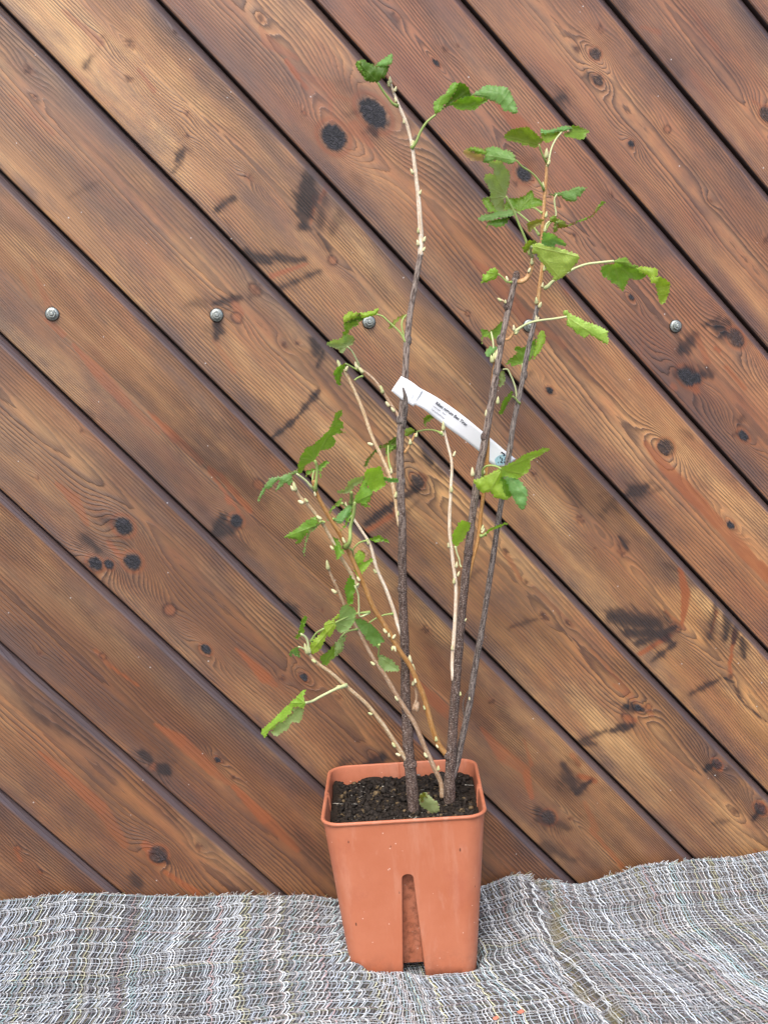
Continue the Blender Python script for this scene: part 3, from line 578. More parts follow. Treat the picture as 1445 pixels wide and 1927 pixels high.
# ------------------------------------------------------------------ the currant bush
plant = empty('currant_bush', (POTC[0], POTC[1], SOILZ)); tag(plant, 'young currant bush of several upright stems with small green leaves, rooted in the terracotta pot', 'plant')
def inv(o): o.matrix_parent_inverse = Matrix.Translation(-Vector((POTC[0], POTC[1], SOILZ)))
def bark(name, c1, c2, c3, scale, bumpd, rough=.75, lo=.4, hi=.62, aged=None):
    b = NT(name); tv = b.at('tuv', 'Vector')
    n1 = b.noise(b.map(tv, (1.0, 62, 1)), 1.2*scale, 5, .7, 0); n2 = b.noise(b.map(tv, (1, 300, 1), (3, 0, 0)), 1.5*scale, 3, .7); n3 = b.noise(b.map(tv, (.3, 18, 1)), 3, 2)
    c = b.mix(b.ramp(n1, [(lo, 0.0), (hi, 1.0)]), c1, c2); c = b.mix(b.ramp(n2, [(.52, 0.0), (.66, .8)]), c, c3)
    c = b.mix(b.ramp(n3, [(.3, .2), (.6, 0.0)]), c, b.mix(1, c, (.45, .4, .4), 'MULTIPLY'))
    if aged:
        sy = b.n('ShaderNodeSeparateXYZ'); b.put(sy.inputs[0], tv); up = b.ramp(b.m('ADD', sy.outputs[1], b.m('MULTIPLY', b.m('SUBTRACT', n3, .5), .12)), [(.24, 0.0), (.46, .9)])
        cg = b.mix(b.ramp(n1, [(.40, 0.0), (.54, 1.0)]), aged[0], aged[1]); c = b.mix(up, c, cg)
    b.base(c, rough, .35); b.bump(b.m('ADD', n1, n2), .8, bumpd); return b.mat
MB = {'dark': bark('old_bark', (.045, .025, .019), (.15, .098, .076), (.42, .36, .32), 1.6, .0014, aged=((.060, .036, .028), (.38, .31, .265))),
      'grey': bark('grey_bark', (.045, .031, .026), (.20, .165, .145), (.34, .30, .27), 1.5, .0012, lo=.44, hi=.56, aged=((.055, .038, .031), (.36, .31, .28))),
      'pale': bark('pale_bark', (.47, .29, .14), (.68, .53, .34), (.80, .70, .52), .9, .0003, .5),
      'white': bark('silver_bark', (.58, .44, .29), (.82, .72, .58), (.88, .82, .74), .9, .0003, .5),
      'gold': bark('golden_bark', (.36, .165, .045), (.50, .27, .10), (.50, .32, .16), .9, .0003, .45),
      'tan': bark('tan_bark', (.34, .19, .105), (.50, .36, .24), (.62, .52, .40), 1.0, .0005, .6),
      'orange': bark('orange_bark', (.44, .21, .075), (.58, .35, .16), (.66, .48, .28), .9, .0003, .45)}
def spline(P, n):
    P = np.asarray(P, float); m = len(P)
    if m < 3: t = np.linspace(0, 1, n)[:, None]; return P[0]*(1-t) + P[-1]*t
    s = np.concatenate([[0], np.cumsum(np.linalg.norm(np.diff(P[:, :2], axis=0), axis=1))]); Q = np.linspace(0, s[-1], n)
    Tn = np.gradient(P, s, axis=0); out = []
    for q in Q:
        i = min(max(np.searchsorted(s, q) - 1, 0), m-2); h = s[i+1] - s[i]; t = (q - s[i])/h
        out.append((2*t**3-3*t**2+1)*P[i] + (t**3-2*t**2+t)*h*Tn[i] + (-2*t**3+3*t**2)*P[i+1] + (t**3-t**2)*h*Tn[i+1])
    return np.array(out)
def tube(name, P, R, mat, parent, sides=10, rough=0, nodes=(), seed=0):
    """P (n,3) world, R (n,) radii"""
    n = len(P); T = np.gradient(P, axis=0); T /= np.linalg.norm(T, axis=1, keepdims=True) + 1e-12
    S = np.cross(T, [0, 1, 0]); S /= np.linalg.norm(S, axis=1, keepdims=True) + 1e-9; N = np.cross(S, T)
    L = np.concatenate([[0], np.cumsum(np.linalg.norm(np.diff(P, axis=0), axis=1))]); V, U = [], []
    for k in range(sides + 1):
        a = 2*math.pi*k/sides; rr = R*(1 + rough*fbm(L*160, np.full(n, math.cos(a)*2.2 + math.sin(a)*3.1 + seed), 200, 2))
        V.append(P + (S*math.cos(a) + N*math.sin(a))*rr[:, None]); U.append(np.stack([math.cos(a)*1.3*np.ones(n), L/.01*.01*1.0, math.sin(a)*1.3*np.ones(n)], 1))
    V = np.stack(V, 1); U = np.stack(U, 1); Fq = gridfaces(n, sides+1)
    V = V.reshape(-1, 3); U = U.reshape(-1, 3)
    # end caps
    c0, c1 = len(V), len(V)+1; V = np.vstack([V, P[0] - T[0]*R[0]*.4, P[-1] + T[-1]*R[-1]*.7]); U = np.vstack([U, U[0], U[-1]])
    cap = [(c0, k+1, k, k) for k in range(sides)]; e = (n-1)*(sides+1); cap2 = [(c1, e+k, e+k+1, e+k+1) for k in range(sides)]
    bm = bmesh.new(); vs = [bm.verts.new(v) for v in V]
    for f in Fq: bm.faces.new([vs[i] for i in f])
    for f in cap + cap2: bm.faces.new([vs[f[0]], vs[f[1]], vs[f[2]]])
    me = bpy.data.meshes.new(name); bm.to_mesh(me); bm.free()
    for p in me.polygons: p.use_smooth = True
    attr(me, 'tuv', U, 'FLOAT_VECTOR')
    return link(name, me, mat, parent)
PX2M = 1.13/F                                        # metres per photo pixel at the plant
STEMS = {}                                           # name -> px samples + depth
def depth_near(px, py, names=None):
    best = (1e9, -.1, None)
    for nm, (S_, _) in STEMS.items():
        if names and nm not in names: continue
        d = np.hypot(S_[:, 0] - px, S_[:, 1] - py); i = d.argmin()
        if d[i] < best[0]: best = (d[i], S_[i, 2], nm)
    return best
def stem(key, pts, r0, r1, kind, y0=None, y1=-.12, parent=None, r_list=None, sides=12, rough=.10, obname='stem', bow=0.0):
    pts = np.array(pts, float); s = np.concatenate([[0], np.cumsum(np.hypot(*np.diff(pts, axis=0).T))]); s /= s[-1]
    if y0 is None: y0 = depth_near(*pts[0], names=[parent] if parent else None)[1]
    ys = y0 + (y1 - y0)*s + bow*np.sin(math.pi*s)
    Q = np.column_stack([pts, ys]); n = max(6, int(np.hypot(*np.diff(pts, axis=0).T).sum()/3.2)); Q = spline(Q, n)
    W3 = np.array([at(a, b, c)[:] for a, b, c in Q]); t = np.linspace(0, 1, n)
    R = (np.interp(t, *r_list) if r_list else r0 + (r1 - r0)*t)*PX2M
    R = R*(1 + .05*vnoise(t*n/9, t*0 + len(STEMS), 210))
    o = tube(obname, W3, R, MB[kind], plant, sides, rough, seed=len(STEMS)*3.7); inv(o)
    STEMS[key] = (Q, o); return o
# old canes
stem('A', [(781, 1545), (779, 1528), (775, 1480), (770, 1432), (766, 1370), (763, 1300), (762, 1240), (759, 1160), (757, 1080), (757, 1000), (754, 930), (753, 880), (753, 830), (756, 780), (760, 735), (763, 690), (766, 640), (773, 580), (782, 530), (787, 500), (791, 478)], 0, 0, 'dark', -.110, -.128, r_list=([0, .1, .3, .55, .8, 1], [12, 11.2, 8.6, 8, 6.2, 5]), rough=.07)
stem('A2', [(791, 480), (792, 455), (790, 410), (787, 370), (781, 320), (774, 268), (763, 228), (750, 198), (740, 172), (735, 158)], 5, 2.4, 'white', None, -.135, 'A', rough=.04)
stem('B', [(844, 1545), (845, 1528), (846, 1470), (849, 1420), (854, 1340), (859, 1270), (865, 1200), (872, 1120), (879, 1055), (886, 990), (893, 940), (902, 880), (912, 830), (922, 770), (932, 710), (941, 655), (952, 600), (961, 560), (969, 524)], 0, 0, 'dark', -.108, -.150, r_list=([0, .12, .3, .55, .8, .97, 1], [12, 10.5, 8.4, 7.4, 6.2, 5.2, 6.2]), rough=.07)
stem('C', [(850, 1466), (857, 1446), (868, 1395), (884, 1320), (893, 1260), (904, 1200), (918, 1110), (930, 1030), (942, 950), (950, 900), (958, 850), (967, 790), (978, 740), (987, 690), (996, 645), (1006, 600), (1011, 575)], 6.5, 4.6, 'grey', None, -.112, 'B', rough=.07)
stem('C2', [(1011, 577), (1015, 540), (1020, 500), (1019, 450), (1022, 405), (1025, 360), (1028, 320), (1028, 302)], 4.2, 3.0, 'orange', None, -.125, 'C', rough=.03)
stem('B2', [(969, 526), (976, 530), (988, 526), (997, 512), (1001, 492), (1000, 472), (997, 460)], 5, 3, 'orange', None, -.152, 'B', rough=.06)
stem('B3', [(962, 548), (967, 532), (966, 522)], 4, 3, 'dark', None, -.150, 'B', rough=.3, sides=8)
stem('D', [(840, 1421), (826, 1402), (815, 1375), (806, 1343), (797, 1310), (786, 1285), (771, 1252), (750, 1222), (734, 1194), (718, 1168), (702, 1142), (688, 1108), (672, 1072), (655, 1035), (640, 1006), (621, 975), (604, 945), (594, 922), (590, 905)], 5.5, 3.6, 'gold', None, -.165, 'B', rough=.04)
stem('E', [(672, 1105), (662, 1082), (650, 1062), (636, 1040), (624, 1015), (610, 990), (596, 970), (580, 950), (565, 935), (556, 920)], 3.8, 2.6, 'pale', None, -.175, 'D', rough=.03)
stem('F', [(832, 1500), (830, 1476), (816, 1443), (797, 1401), (780, 1362), (763, 1335), (747, 1310), (725, 1272), (700, 1235), (675, 1188), (662, 1165), (647, 1135), (635, 1108), (624, 1085), (618, 1068)], 0, 0, 'tan', -.106, -.140, r_list=([0, .25, .6, 1], [5, 4.6, 3.8, 2.4]), rough=.05)
stem('G', [(768, 1437), (764, 1430), (747, 1404), (728, 1374), (705, 1343), (689, 1324), (670, 1307), (650, 1290), (625, 1268), (592, 1243), (578, 1227)], 4.6, 2.8, 'pale', None, -.150, 'A', rough=.03)
stem('H', [(756, 1195), (750, 1180), (741, 1149), (728, 1113), (709, 1070), (693, 1018), (682, 1001), (665, 976), (650, 953)], 3.8, 2.4, 'white', None, -.100, 'A', rough=.03)
stem('I', [(752, 990), (747, 965), (744, 937), (739, 913), (724, 873), (700, 821), (680, 765), (664, 729), (648, 698), (642, 688)], 3.9, 2.8, 'pale', None, -.108, 'A', rough=.03)
stem('J', [(755, 792), (748, 780), (738, 765), (720, 737), (705, 716), (690, 702), (676, 692)], 3.2, 2.4, 'tan', None, -.115, 'A', rough=.04)
stem('K', [(853, 1280), (851, 1255), (853, 1215), (857, 1150), (858, 1110), (852, 1055), (846, 1001), (848, 921), (849, 865), (842, 837), (834, 806)], 4.2, 2.6, 'white', None, -.118, 'B', rough=.03)
stem('L', [(868, 1190), (869, 1160), (876, 1110), (886, 1065), (899, 1015), (906, 955), (912, 913), (917, 857), (919, 785), (925, 733), (930, 690), (932, 676)], 4.6, 3.0, 'gold', None, -.140, 'B', rough=.03)
stem('M', [(761, 853), (768, 842), (776, 828), (781, 816)], 3, 2, 'orange', None, -.128, 'A', rough=.05)
stem('N', [(950, 640), (958, 637), (963, 630), (968, 622)], 3, 2, 'orange', None, -.150, 'B', rough=.05)
stem('O', [(958, 578), (951, 570), (943, 564)], 2.4, 1.8, 'pale', None, -.150, 'B', rough=.05)
stem('Q', [(777, 1336), (783, 1318), (781, 1285), (776, 1258), (771, 1237)], 3.4, 2.2, 'tan', None, -.120, 'A', rough=.08)
stem('S', [(875, 1360), (872, 1320), (880, 1300)], 1.6, 1.0, 'grey', None, -.110, 'C', rough=.05, sides=6)
# knobbly nodes and pruning scars on the canes
for x, y, r, kd, key in [(754, 790, 8, 'grey', 'A'), (757, 1108, 9, 'dark', 'A'), (755, 905, 7.5, 'grey', 'A'), (768, 640, 6.2, 'grey', 'A'), (845, 1421, 12, 'dark', 'B'), (881, 1040, 8, 'dark', 'B'), (941, 640, 7, 'grey', 'B'), (971, 520, 6.5, 'dark', 'B'), (772, 1437, 13, 'dark', 'A'), (784, 1330, 6, 'tan', 'A'), (986, 705, 5.5, 'grey', 'C'), (765, 733, 6, 'dark', 'A'), (933, 700, 6.5, 'grey', 'B'), (911, 822, 7, 'dark', 'B'), (953, 575, 6, 'dark', 'B')]:
    dpt = depth_near(x, y, [key])[1]; P = spline(np.array([(x, y + 9, dpt), (x, y, dpt), (x + 1, y - 9, dpt)]), 9); W3 = np.array([at(*q)[:] for q in P])
    tube('node', W3, np.array([.62, .8, .95, 1.0, 1.02, 1.0, .93, .8, .6])*r*PX2M, MB[kd], STEMS[key][1], 12, .16, seed=x)

# ---- buds
bd = NT('bud_scales'); tcb = bd.n('ShaderNodeTexCoord').outputs['Object']
sbz = bd.n('ShaderNodeSeparateXYZ'); bd.put(sbz.inputs[0], tcb); oi = bd.n('ShaderNodeObjectInfo').outputs['Random']
bd.base(bd.mix(bd.ramp(sbz.outputs[2], [(.05, .9), (.26, 0.0), (.9, 0.0), (1.0, .5)]), bd.mix(bd.m('ADD', bd.m('MULTIPLY', oi, .6), bd.m('MULTIPLY', bd.noise(tcb, 5, 3, .6), .5)), (.44, .50, .20), (.78, .70, .46)), (.26, .14, .07)), .5, .4); bd.b.inputs['Subsurface Weight'].default_value = .1; bd.b.inputs['Subsurface Radius'].default_value = (.002, .002, .001)
def bud_mesh():
    V, U = [], []; n, sg = 12, 10
    for i in range(n):
        t = i/(n-1); r = (math.sin(math.pi*t**.82)**.8)*.225*(1 - .18*t) if 0 < i < n-1 else .01
        for s in range(sg):
            a = 2*math.pi*s/sg; rr = r*(1 + .10*math.sin(2*a + t*6) + .07*math.sin(9*t)); V.append((rr*math.cos(a), rr*math.sin(a), t))
    me = npmesh('bud', V, gridfaces(n, sg, True)[:, ::-1]); me.materials.append(bd.mat); return me
BUDM = bud_mesh()
def bud(x, y, L, ang, key=None, w=1.0):
    """x,y px of the bud's foot; ang in the picture, 90 = up"""
    d, dp, nm = depth_near(x, y, [key] if key else None); host = STEMS[nm][1]
    S_ = STEMS[nm][0]; i_ = np.hypot(S_[:, 0] - x, S_[:, 1] - y).argmin(); vx, vy = x - S_[i_, 0], y - S_[i_, 1]; l_ = math.hypot(vx, vy)
    if l_ > 4.5 and nm not in ('A', 'B'): x, y = S_[i_, 0] + vx*4.5/l_, S_[i_, 1] + vy*4.5/l_
    o = bpy.data.objects.new('bud', BUDM); COL.objects.link(o); o.parent = host
    o.location = at(x, y, dp - .0022); dirv = Vector((math.cos(math.radians(ang)), -.25, math.sin(math.radians(ang))))
    o.rotation_euler = dirv.to_track_quat('Z', 'Y').to_euler(); s_ = L*PX2M; o.scale = (s_*w, s_*w, s_)
BUDS = '''734 160 16 95 A2 .9;730 165 12 110 A2;742 174 12 75 A2;752 236 11 100 A2 .8;776 278 15 85 A2 .8;772 329 13 120 A2;789 368 12 75 A2 .8;785 440 13 100 A2 .8;786 464 14 105 A2;801 456 13 75 A2;796 474 11 70 A2;746 194 12 110 A2;
1027 300 22 92 C2 .8;1030 312 13 75 C2;1022 357 16 100 C2 .8;1028 411 15 85 C2 .8;1023 512 14 95 C2 .8;1028 543 12 85 C2 .8;1009 574 17 98 C2 .9;1019 590 15 75 C2;1011 608 16 98 C .8;1021 608 10 70 C;1041 440 16 88 C2 .8;
1000 500 16 95 B2 .8;993 514 12 70 B2;955 531 13 110 B;944 567 12 150 O 1.1;951 572 9 100 O;967 624 14 100 N .9;970 632 15 60 N 1.1;932 680 26 85 L .75;926 684 18 105 L;936 762 18 92 B .8;913 785 16 95 L .8;889 898 22 97 B .75;909 893 12 92 L;914 1002 16 80 L .8;905 1004 13 60 L;
557 926 22 105 E .8;553 925 14 120 E;572 948 14 150 E 1.2;580 946 12 130 E;606 978 15 145 E;612 984 14 160 E 1.1;627 1036 13 130 E;592 936 13 105 D .8;650 1024 17 115 D .8;664 1100 13 120 D;
722 1196 14 125 D 1.1;726 1204 12 100 D;738 1203 13 60 D;733 1219 12 250 D;776 1290 13 100 D;794 1338 13 110 D .8;821 1396 14 100 D;818 1412 11 120 D;741 1410 16 120 G .9;
618 1074 24 100 F .7;631 1118 16 140 F 1;702 1255 14 140 F;749 1320 16 120 F .8;801 1428 16 120 F;826 1450 14 95 F;579 1233 28 105 G .6;583 1232 22 97 G .6;596 1247 14 145 G;645 1297 18 165 G .9;700 1346 12 150 G;748 1425 14 150 G;769 1429 11 80 G;
709 1080 14 125 H 1;694 1026 12 110 H;652 956 14 100 H .8;656 966 10 60 H;643 697 24 115 I .75;650 700 14 70 I;703 838 15 160 I;737 893 16 100 I .8;744 938 16 85 I .8;750 972 13 100 I .7;
674 697 19 115 J 1;682 706 17 130 J 1;721 742 20 110 J .8;729 768 15 130 J 1;743 776 14 130 J;834 812 22 95 K .7;832 822 14 110 K;853 860 14 75 K .8;849 928 16 92 K .9;843 1032 14 105 K .8;854 1100 16 95 K .8;864 1085 14 75 K .8;851 1225 14 100 K .8;865 1068 16 90 K .8;
772 838 14 95 M 1;782 824 12 80 M;771 1250 22 95 Q .9;777 1265 20 95 Q;773 1292 12 95 Q;871 1160 11 80 L;874 1170 9 60 L;866 1310 11 95 B;883 1318 9 95 C;722 1226 14 -70 D;'''
for r in BUDS.replace('\n', '').split(';'):
    r = r.split()
    if r: bud(float(r[0]), float(r[1]), float(r[2])*.95, float(r[3]), r[4], float(r[5])*1.15 if len(r) > 5 else 1.15)

# ---- leaves
lf = NT('leaf_blade'); tint = lf.at('tint', 'Color'); luv = lf.at('luv', 'Vector')
sx = lf.n('ShaderNodeSeparateXYZ'); lf.put(sx.inputs[0], luv); u_, v_ = sx.outputs[0], sx.outputs[1]
angl = lf.m('ARCTAN2', v_, u_); rad_ = lf.m('SQRT', lf.m('ADD', lf.m('MULTIPLY', u_, u_), lf.m('MULTIPLY', v_, v_)))
ribs = lf.m('ABSOLUTE', lf.m('SUBTRACT', lf.m('FRACT', lf.m('ADD', lf.m('DIVIDE', angl, .62), .5)), .5))        # palmate main veins
ribd = lf.m('MULTIPLY', ribs, rad_)
rib = lf.ramp(ribd, [(0.0, 1.0), (.030, .25), (.055, 0.0)])
side = lf.m('ABSOLUTE', lf.m('SUBTRACT', lf.m('FRACT', lf.m('ADD', lf.m('MULTIPLY', rad_, 7.0), lf.m('MULTIPLY', ribs, -4.5))), .5))
sidev = lf.m('MULTIPLY', lf.ramp(side, [(0.0, 1.0), (.10, .0)]), .55)
vein = lf.m('MAXIMUM', rib, sidev)
nl = lf.noise(luv, 5, 4, .6); nl2 = lf.noise(luv, 28, 3, .6)
c = lf.mix(lf.ramp(nl, [(.35, .35), (.65, 0.0)]), tint, lf.mix(1, tint, (.72, .80, .55), 'MULTIPLY'))
c = lf.mix(lf.ramp(nl2, [(.45, 0.0), (.75, .6)]), c, lf.mix(1, c, (1.45, 1.25, 1.4), 'MULTIPLY'))  # paler patches paint highlights into the blade colour
c = lf.mix(lf.m('MULTIPLY', vein, .62), c, lf.mix(.5, lf.mix(1, tint, (1.6, 1.4, 1.6), 'MULTIPLY'), (.20, .28, .10)))
edg = lf.at('rimd'); brn = lf.m('MULTIPLY', lf.ramp(edg, [(.0, 1.0), (.30, 0.0)]), lf.ramp(lf.noise(luv, 4.5, 3, .7), [(.50, 0.0), (.60, .9)]))
c = lf.mix(brn, c, (.26, .13, .07))
c = lf.mix(lf.ramp(lf.noise(luv, 13, 2, .5), [(.75, 0.0), (.78, .9)]), c, (.08, .035, .02))
lf.base(c, .42, .5)
lf.bump(lf.m('SUBTRACT', lf.m('MULTIPLY', nl2, .5), lf.m('MULTIPLY', vein, 1.0)), .6, .0008)
tr = lf.n('ShaderNodeBsdfTranslucent'); lf.put(tr.inputs[0], lf.mix(1, c, (1.35, 1.55, .55), 'MULTIPLY'))
mx = lf.n('ShaderNodeMixShader'); mx.inputs[0].default_value = .48; lf.t.links.new(lf.b.outputs[0], mx.inputs[1]); lf.t.links.new(tr.outputs[0], mx.inputs[2]); lf.t.links.new(mx.outputs[0], lf.out.inputs[0])
pt = NT('petiole_green'); pt.base((.30, .40, .12), .45, .4); pt.b.inputs['Subsurface Weight'].default_value = 0
pt2 = NT('petiole_pale'); pt2.base((.50, .55, .28), .45, .4)
TINT = {'b': (.32, .54, .06), 'B': (.42, .68, .14), 'g': (.20, .40, .048), 'd': (.10, .21, .025), 'y': (.22, .33, .04), 'l': (.31, .46, .18), 'L': (.36, .46, .22), 'o': (.28, .27, .06), 'p': (.60, .40, .28), 'k': (.10, .09, .03), 'c': (.20, .42, .13)}  # leaf colours; bright and dark greens also paint lit and shaded facets
CR = {'c3': (640, 100, 4.1286), 'c4': (860, 220, 5.5577), 'c5': (880, 330, 5.3519), 'c6': (1000, 440, 5.3519), 'c7': (600, 570, 8.0278), 'c8': (890, 580, 8.756), 'd1': (880, 820, 8.5), 'd2': (470, 760, 7.225),
      'd3': (600, 860, 8.5), 'd4': (520, 950, 6.568), 'd5': (530, 1110, 6.881), 'd6': (480, 1270, 7.225), 'd7': (670, 770, 7.605), 'd8': (830, 960, 10.321), 'e5': (470, 1080, 3.6125)}
def PX(cr, s):
    x0, y0, k = CR[cr]; a = np.array([float(q) for q in s.replace(',', ' ').split()]).reshape(-1, 2); return a/k + [x0, y0]
def leaf(cr, host, patches, pet=None, yoff=0.0, name='leaf', label=None, petw=2.6, petmat=None, parent=None, wy=None):
    """patches: [(tint, outline, fold slope)], pet: [outline string, ...] petioles, first one is the leaf's own, its end on the leaf"""
    r = np.random.default_rng(int(abs(hash_(patches[0][1])))); first = PX(cr, patches[0][1])
    pets = [PX(cr, p) for p in (pet or [])]
    foot = None
    if pets:
        p0 = pets[0]; d0 = depth_near(*p0[0], names=host)[0]; d1 = depth_near(*p0[-1], names=host)[0]
        if d1 < d0: p0 = p0[::-1]; pets[0] = p0
        attach = p0[-1]; yb0 = depth_near(*p0[0], names=host)[1]
    else: attach = first[0]; yb0 = depth_near(*attach, names=host)[1]
    if wy is not None: yb0 = wy
    yb = yb0 + yoff; A = at(attach[0], attach[1], yb); gx, gz = r.uniform(-.55, .55), r.uniform(.1, .8)*(-1 if yoff > 0 else 1)
    seed = int(r.integers(0, 90)); Vv, Ff, Tt, Lu, Ri = [], [], [], [], []; o_ = 0
    allp = np.concatenate([PX(cr, p[1]) for p in patches])
    far = allp[np.hypot(*(allp - attach).T).argmax()]; ax = far - attach; Lx = np.hypot(*ax) + 1e-6; ax = ax/Lx; ay = np.array([ax[1], -ax[0]])
    for pi, pch in enumerate(patches):
        tn, outl = pch[0], pch[1]; fs = pch[2] if len(pch) > 2 else (.35 if pi % 2 else -.2)
        P = PX(cr, outl); cen = P.mean(0); B = []
        for a, b in zip(P, np.roll(P, -1, axis=0)):
            L_ = np.hypot(*(b - a)); n_ = max(1, int(round(L_/2.9))); nrm = np.array([b[1]-a[1], -(b[0]-a[0])])/max(L_, 1e-6)
            if np.dot(nrm, (a+b)/2 - cen) < 0: nrm = -nrm
            for i in range(n_):
                q = a + (b - a)*i/n_
                if i > 0: q = q + nrm*((1.8 if i % 2 else -.6) + .5*r.standard_normal())
                B.append(q)
        B = np.array(B); lo, hi = B.min(0), B.max(0); st = 3.0
        G = np.array([(x, y) for x in np.arange(lo[0], hi[0], st) for y in np.arange(lo[1], hi[1], st)])
        if len(G):
            G = G + r.uniform(-.5, .5, G.shape)
            dB = np.array([np.hypot(*(B - q).T).min() for q in G]); G = G[dB > 1.6]
        pts = [Vector(q) for q in B] + [Vector(q) for q in G]; nb_ = len(B)
        vo, eo, fo, *_ = delaunay_2d_cdt(pts, [(i, (i+1) % nb_) for i in range(nb_)], [list(range(nb_))], 1, 1e-4)
        vo = np.array([v[:] for v in vo])
        if not len(fo): continue
        dE = np.array([np.hypot(*(B - q).T).min() for q in vo]); dm = max(dE.max(), 1)
        dl = (vo - attach)*PX2M; rel = (vo - cen)*PX2M
        y = yb + gx*dl[:, 0] + gz*dl[:, 1] + fs*(rel @ np.array([.7, .7]))*.8 - .0035*np.sqrt(np.clip(dE/dm, 0, 1))*(1 if fs < 0 else -1)
        y = y + .0014*vnoise(vo[:, 0]/11, vo[:, 1]/11, seed) + .00015*vnoise(vo[:, 0]/3.2, vo[:, 1]/3.2, seed + 1) - .0008*pi
        y = np.clip(y, -.30, -.008)
        Vv.append(np.array([at(a, b, c)[:] for (a, b), c in zip(vo, y)])); Ff += [[i + o_ for i in f] for f in fo]; o_ += len(vo)
        Tt.append(np.tile((*TINT[tn], 1), (len(vo), 1))*np.array([*(r.uniform(.92, 1.08, 3)), 1])); q = (vo - attach)/Lx; Lu.append(np.stack([q @ ax, q @ ay, np.zeros(len(vo))], 1)); Ri.append(np.clip(dE/8, 0, 1) if tn != 'b' else np.clip(dE/8 + .12, 0, 1))
    bm = bmesh.new(); vs = [bm.verts.new(v) for v in np.concatenate(Vv)]
    for f in Ff:
        try: bm.faces.new([vs[i] for i in f])
        except ValueError: pass
    me = bpy.data.meshes.new(name); bm.to_mesh(me); bm.free()
    for p in me.polygons: p.use_smooth = True
    attr(me, 'tint', np.concatenate(Tt), 'FLOAT_COLOR'); attr(me, 'luv', np.concatenate(Lu), 'FLOAT_VECTOR'); attr(me, 'rimd', np.concatenate(Ri))
    o = link(name, me, lf.mat, parent or plant)
    if not parent: inv(o)
    if label: o['label'] = label
    for i, p in enumerate(pets):
        ya = yb0 if i == 0 else depth_near(*p[0], names=host)[1]; s = np.linspace(0, 1, len(p))
        Q = spline(np.column_stack([p, ya + (yb - ya)*s - .0012]), max(8, int(np.hypot(*np.diff(p, axis=0).T).sum()/4)))
        W3 = np.array([at(*q)[:] for q in Q]); t = np.linspace(0, 1, len(W3))
        pm_ = (pt2 if petmat == 'w' else pt).mat
        tube('petiole', W3, petw*PX2M*.62*(1 + .9*np.exp(-t*9)), pm_, o, 7)
    return o
def hash_(s): return sum((i+1)*ord(c) for i, c in enumerate(s)) % 99991
leaf('c3', ['A2'], [('d', '125 75 150 55 185 50 215 75 262 95 300 105 380 95 372 130 350 185 320 200 293 228 245 222 200 215 180 180 150 140 125 95'), ('c', '262 90 300 72 345 40 385 12 405 10 403 60 400 85 350 97 300 104', -.9), ('g', '125 70 150 60 165 80 160 120 190 160 195 205 175 175 150 135 128 100')], ['445 410 420 400 375 350 330 290 292 228'], -.01, petw=3.4)
leaf('c3', ['A2'], [('g', '742 470 725 430 728 385 770 345 820 310 850 260 880 230 920 232 900 290 870 330 840 370 800 410 780 450', -.6), ('d', '920 232 960 235 990 260 1015 330 960 345 900 370 850 400 790 440 830 385 870 335 905 285', .5), ('g', '850 400 900 370 960 345 1025 330 1060 340 1140 355 1145 370 1090 400 1050 440 1000 440 940 445 900 425 870 405', .3), ('c', '1020 325 1050 300 1100 265 1150 250 1230 255 1290 265 1320 300 1340 345 1360 390 1378 460 1350 470 1300 445 1275 450 1240 400 1180 370 1130 350 1070 335', -.7)], ['556 738 585 700 620 620 670 540 742 478'], -.012, petw=3.6)
leaf('c4', ['C2'], [('y', '495 200 520 165 570 130 650 112 740 108 790 150 850 200 895 235 885 265 845 290 820 320 780 315 740 290 690 300 660 270 600 260 540 250 500 225', .5)], ['932 470 912 440 880 370 855 290'], -.01)
leaf('c4', ['C2'], [('c', '870 130 890 120 940 135 1000 130 1080 105 1150 95 1195 105 1175 150 1120 145 1050 150 990 170 930 185 880 175', -.7), ('y', '880 172 930 185 1000 165 1100 150 1070 190 1040 220 1000 240 940 270 900 250 880 210', .4), ('g', '1195 95 1250 95 1300 110 1350 140 1380 150 1345 185 1330 225 1270 235 1200 220 1130 205 1115 180 1170 155 1190 130', .5), ('p', '1130 105 1160 97 1195 105 1180 150 1150 165 1110 140', -.4)], ['942 515 960 440 985 330 1040 220 1095 155'], .012, petmat='w')
leaf('c4', ['C2'], [('c', '280 330 360 310 430 325 500 345 560 365 600 395 618 445 590 480 545 495 490 470 430 460 390 450 340 480 285 480 270 460 290 410 310 370', -.6), ('p', '65 360 90 345 130 355 180 375 230 380 275 400 275 465 225 460 160 460 115 430 75 395', .4), ('g', '90 340 130 320 200 320 265 335 310 370 285 395 230 385 160 365', -.3)], ['905 765 890 730 840 650 760 570 680 520 618 455'], -.015, label='leaf with a dry pinkish-brown tip')
leaf('c5', ['B2', 'C2'], [('g', '380 240 440 235 520 230 590 190 640 150 655 180 670 225 730 250 760 270 755 300 700 310 640 325 570 345 500 370 470 340 420 280', .5), ('c', '100 440 130 410 190 390 260 370 330 360 420 340 480 350 490 380 440 405 380 420 300 430 240 450 160 460 115 455', -.8), ('g', '150 235 220 215 250 280 300 350 400 240 450 250 480 340 400 350 280 365 210 375 190 330 160 290', .3), ('d', '190 560 200 470 260 455 340 440 420 425 400 470 370 500 300 525 240 500 215 500', .6)], ['716 600 690 560 620 470 560 420 500 370', '745 380 670 330 640 322'], .014)
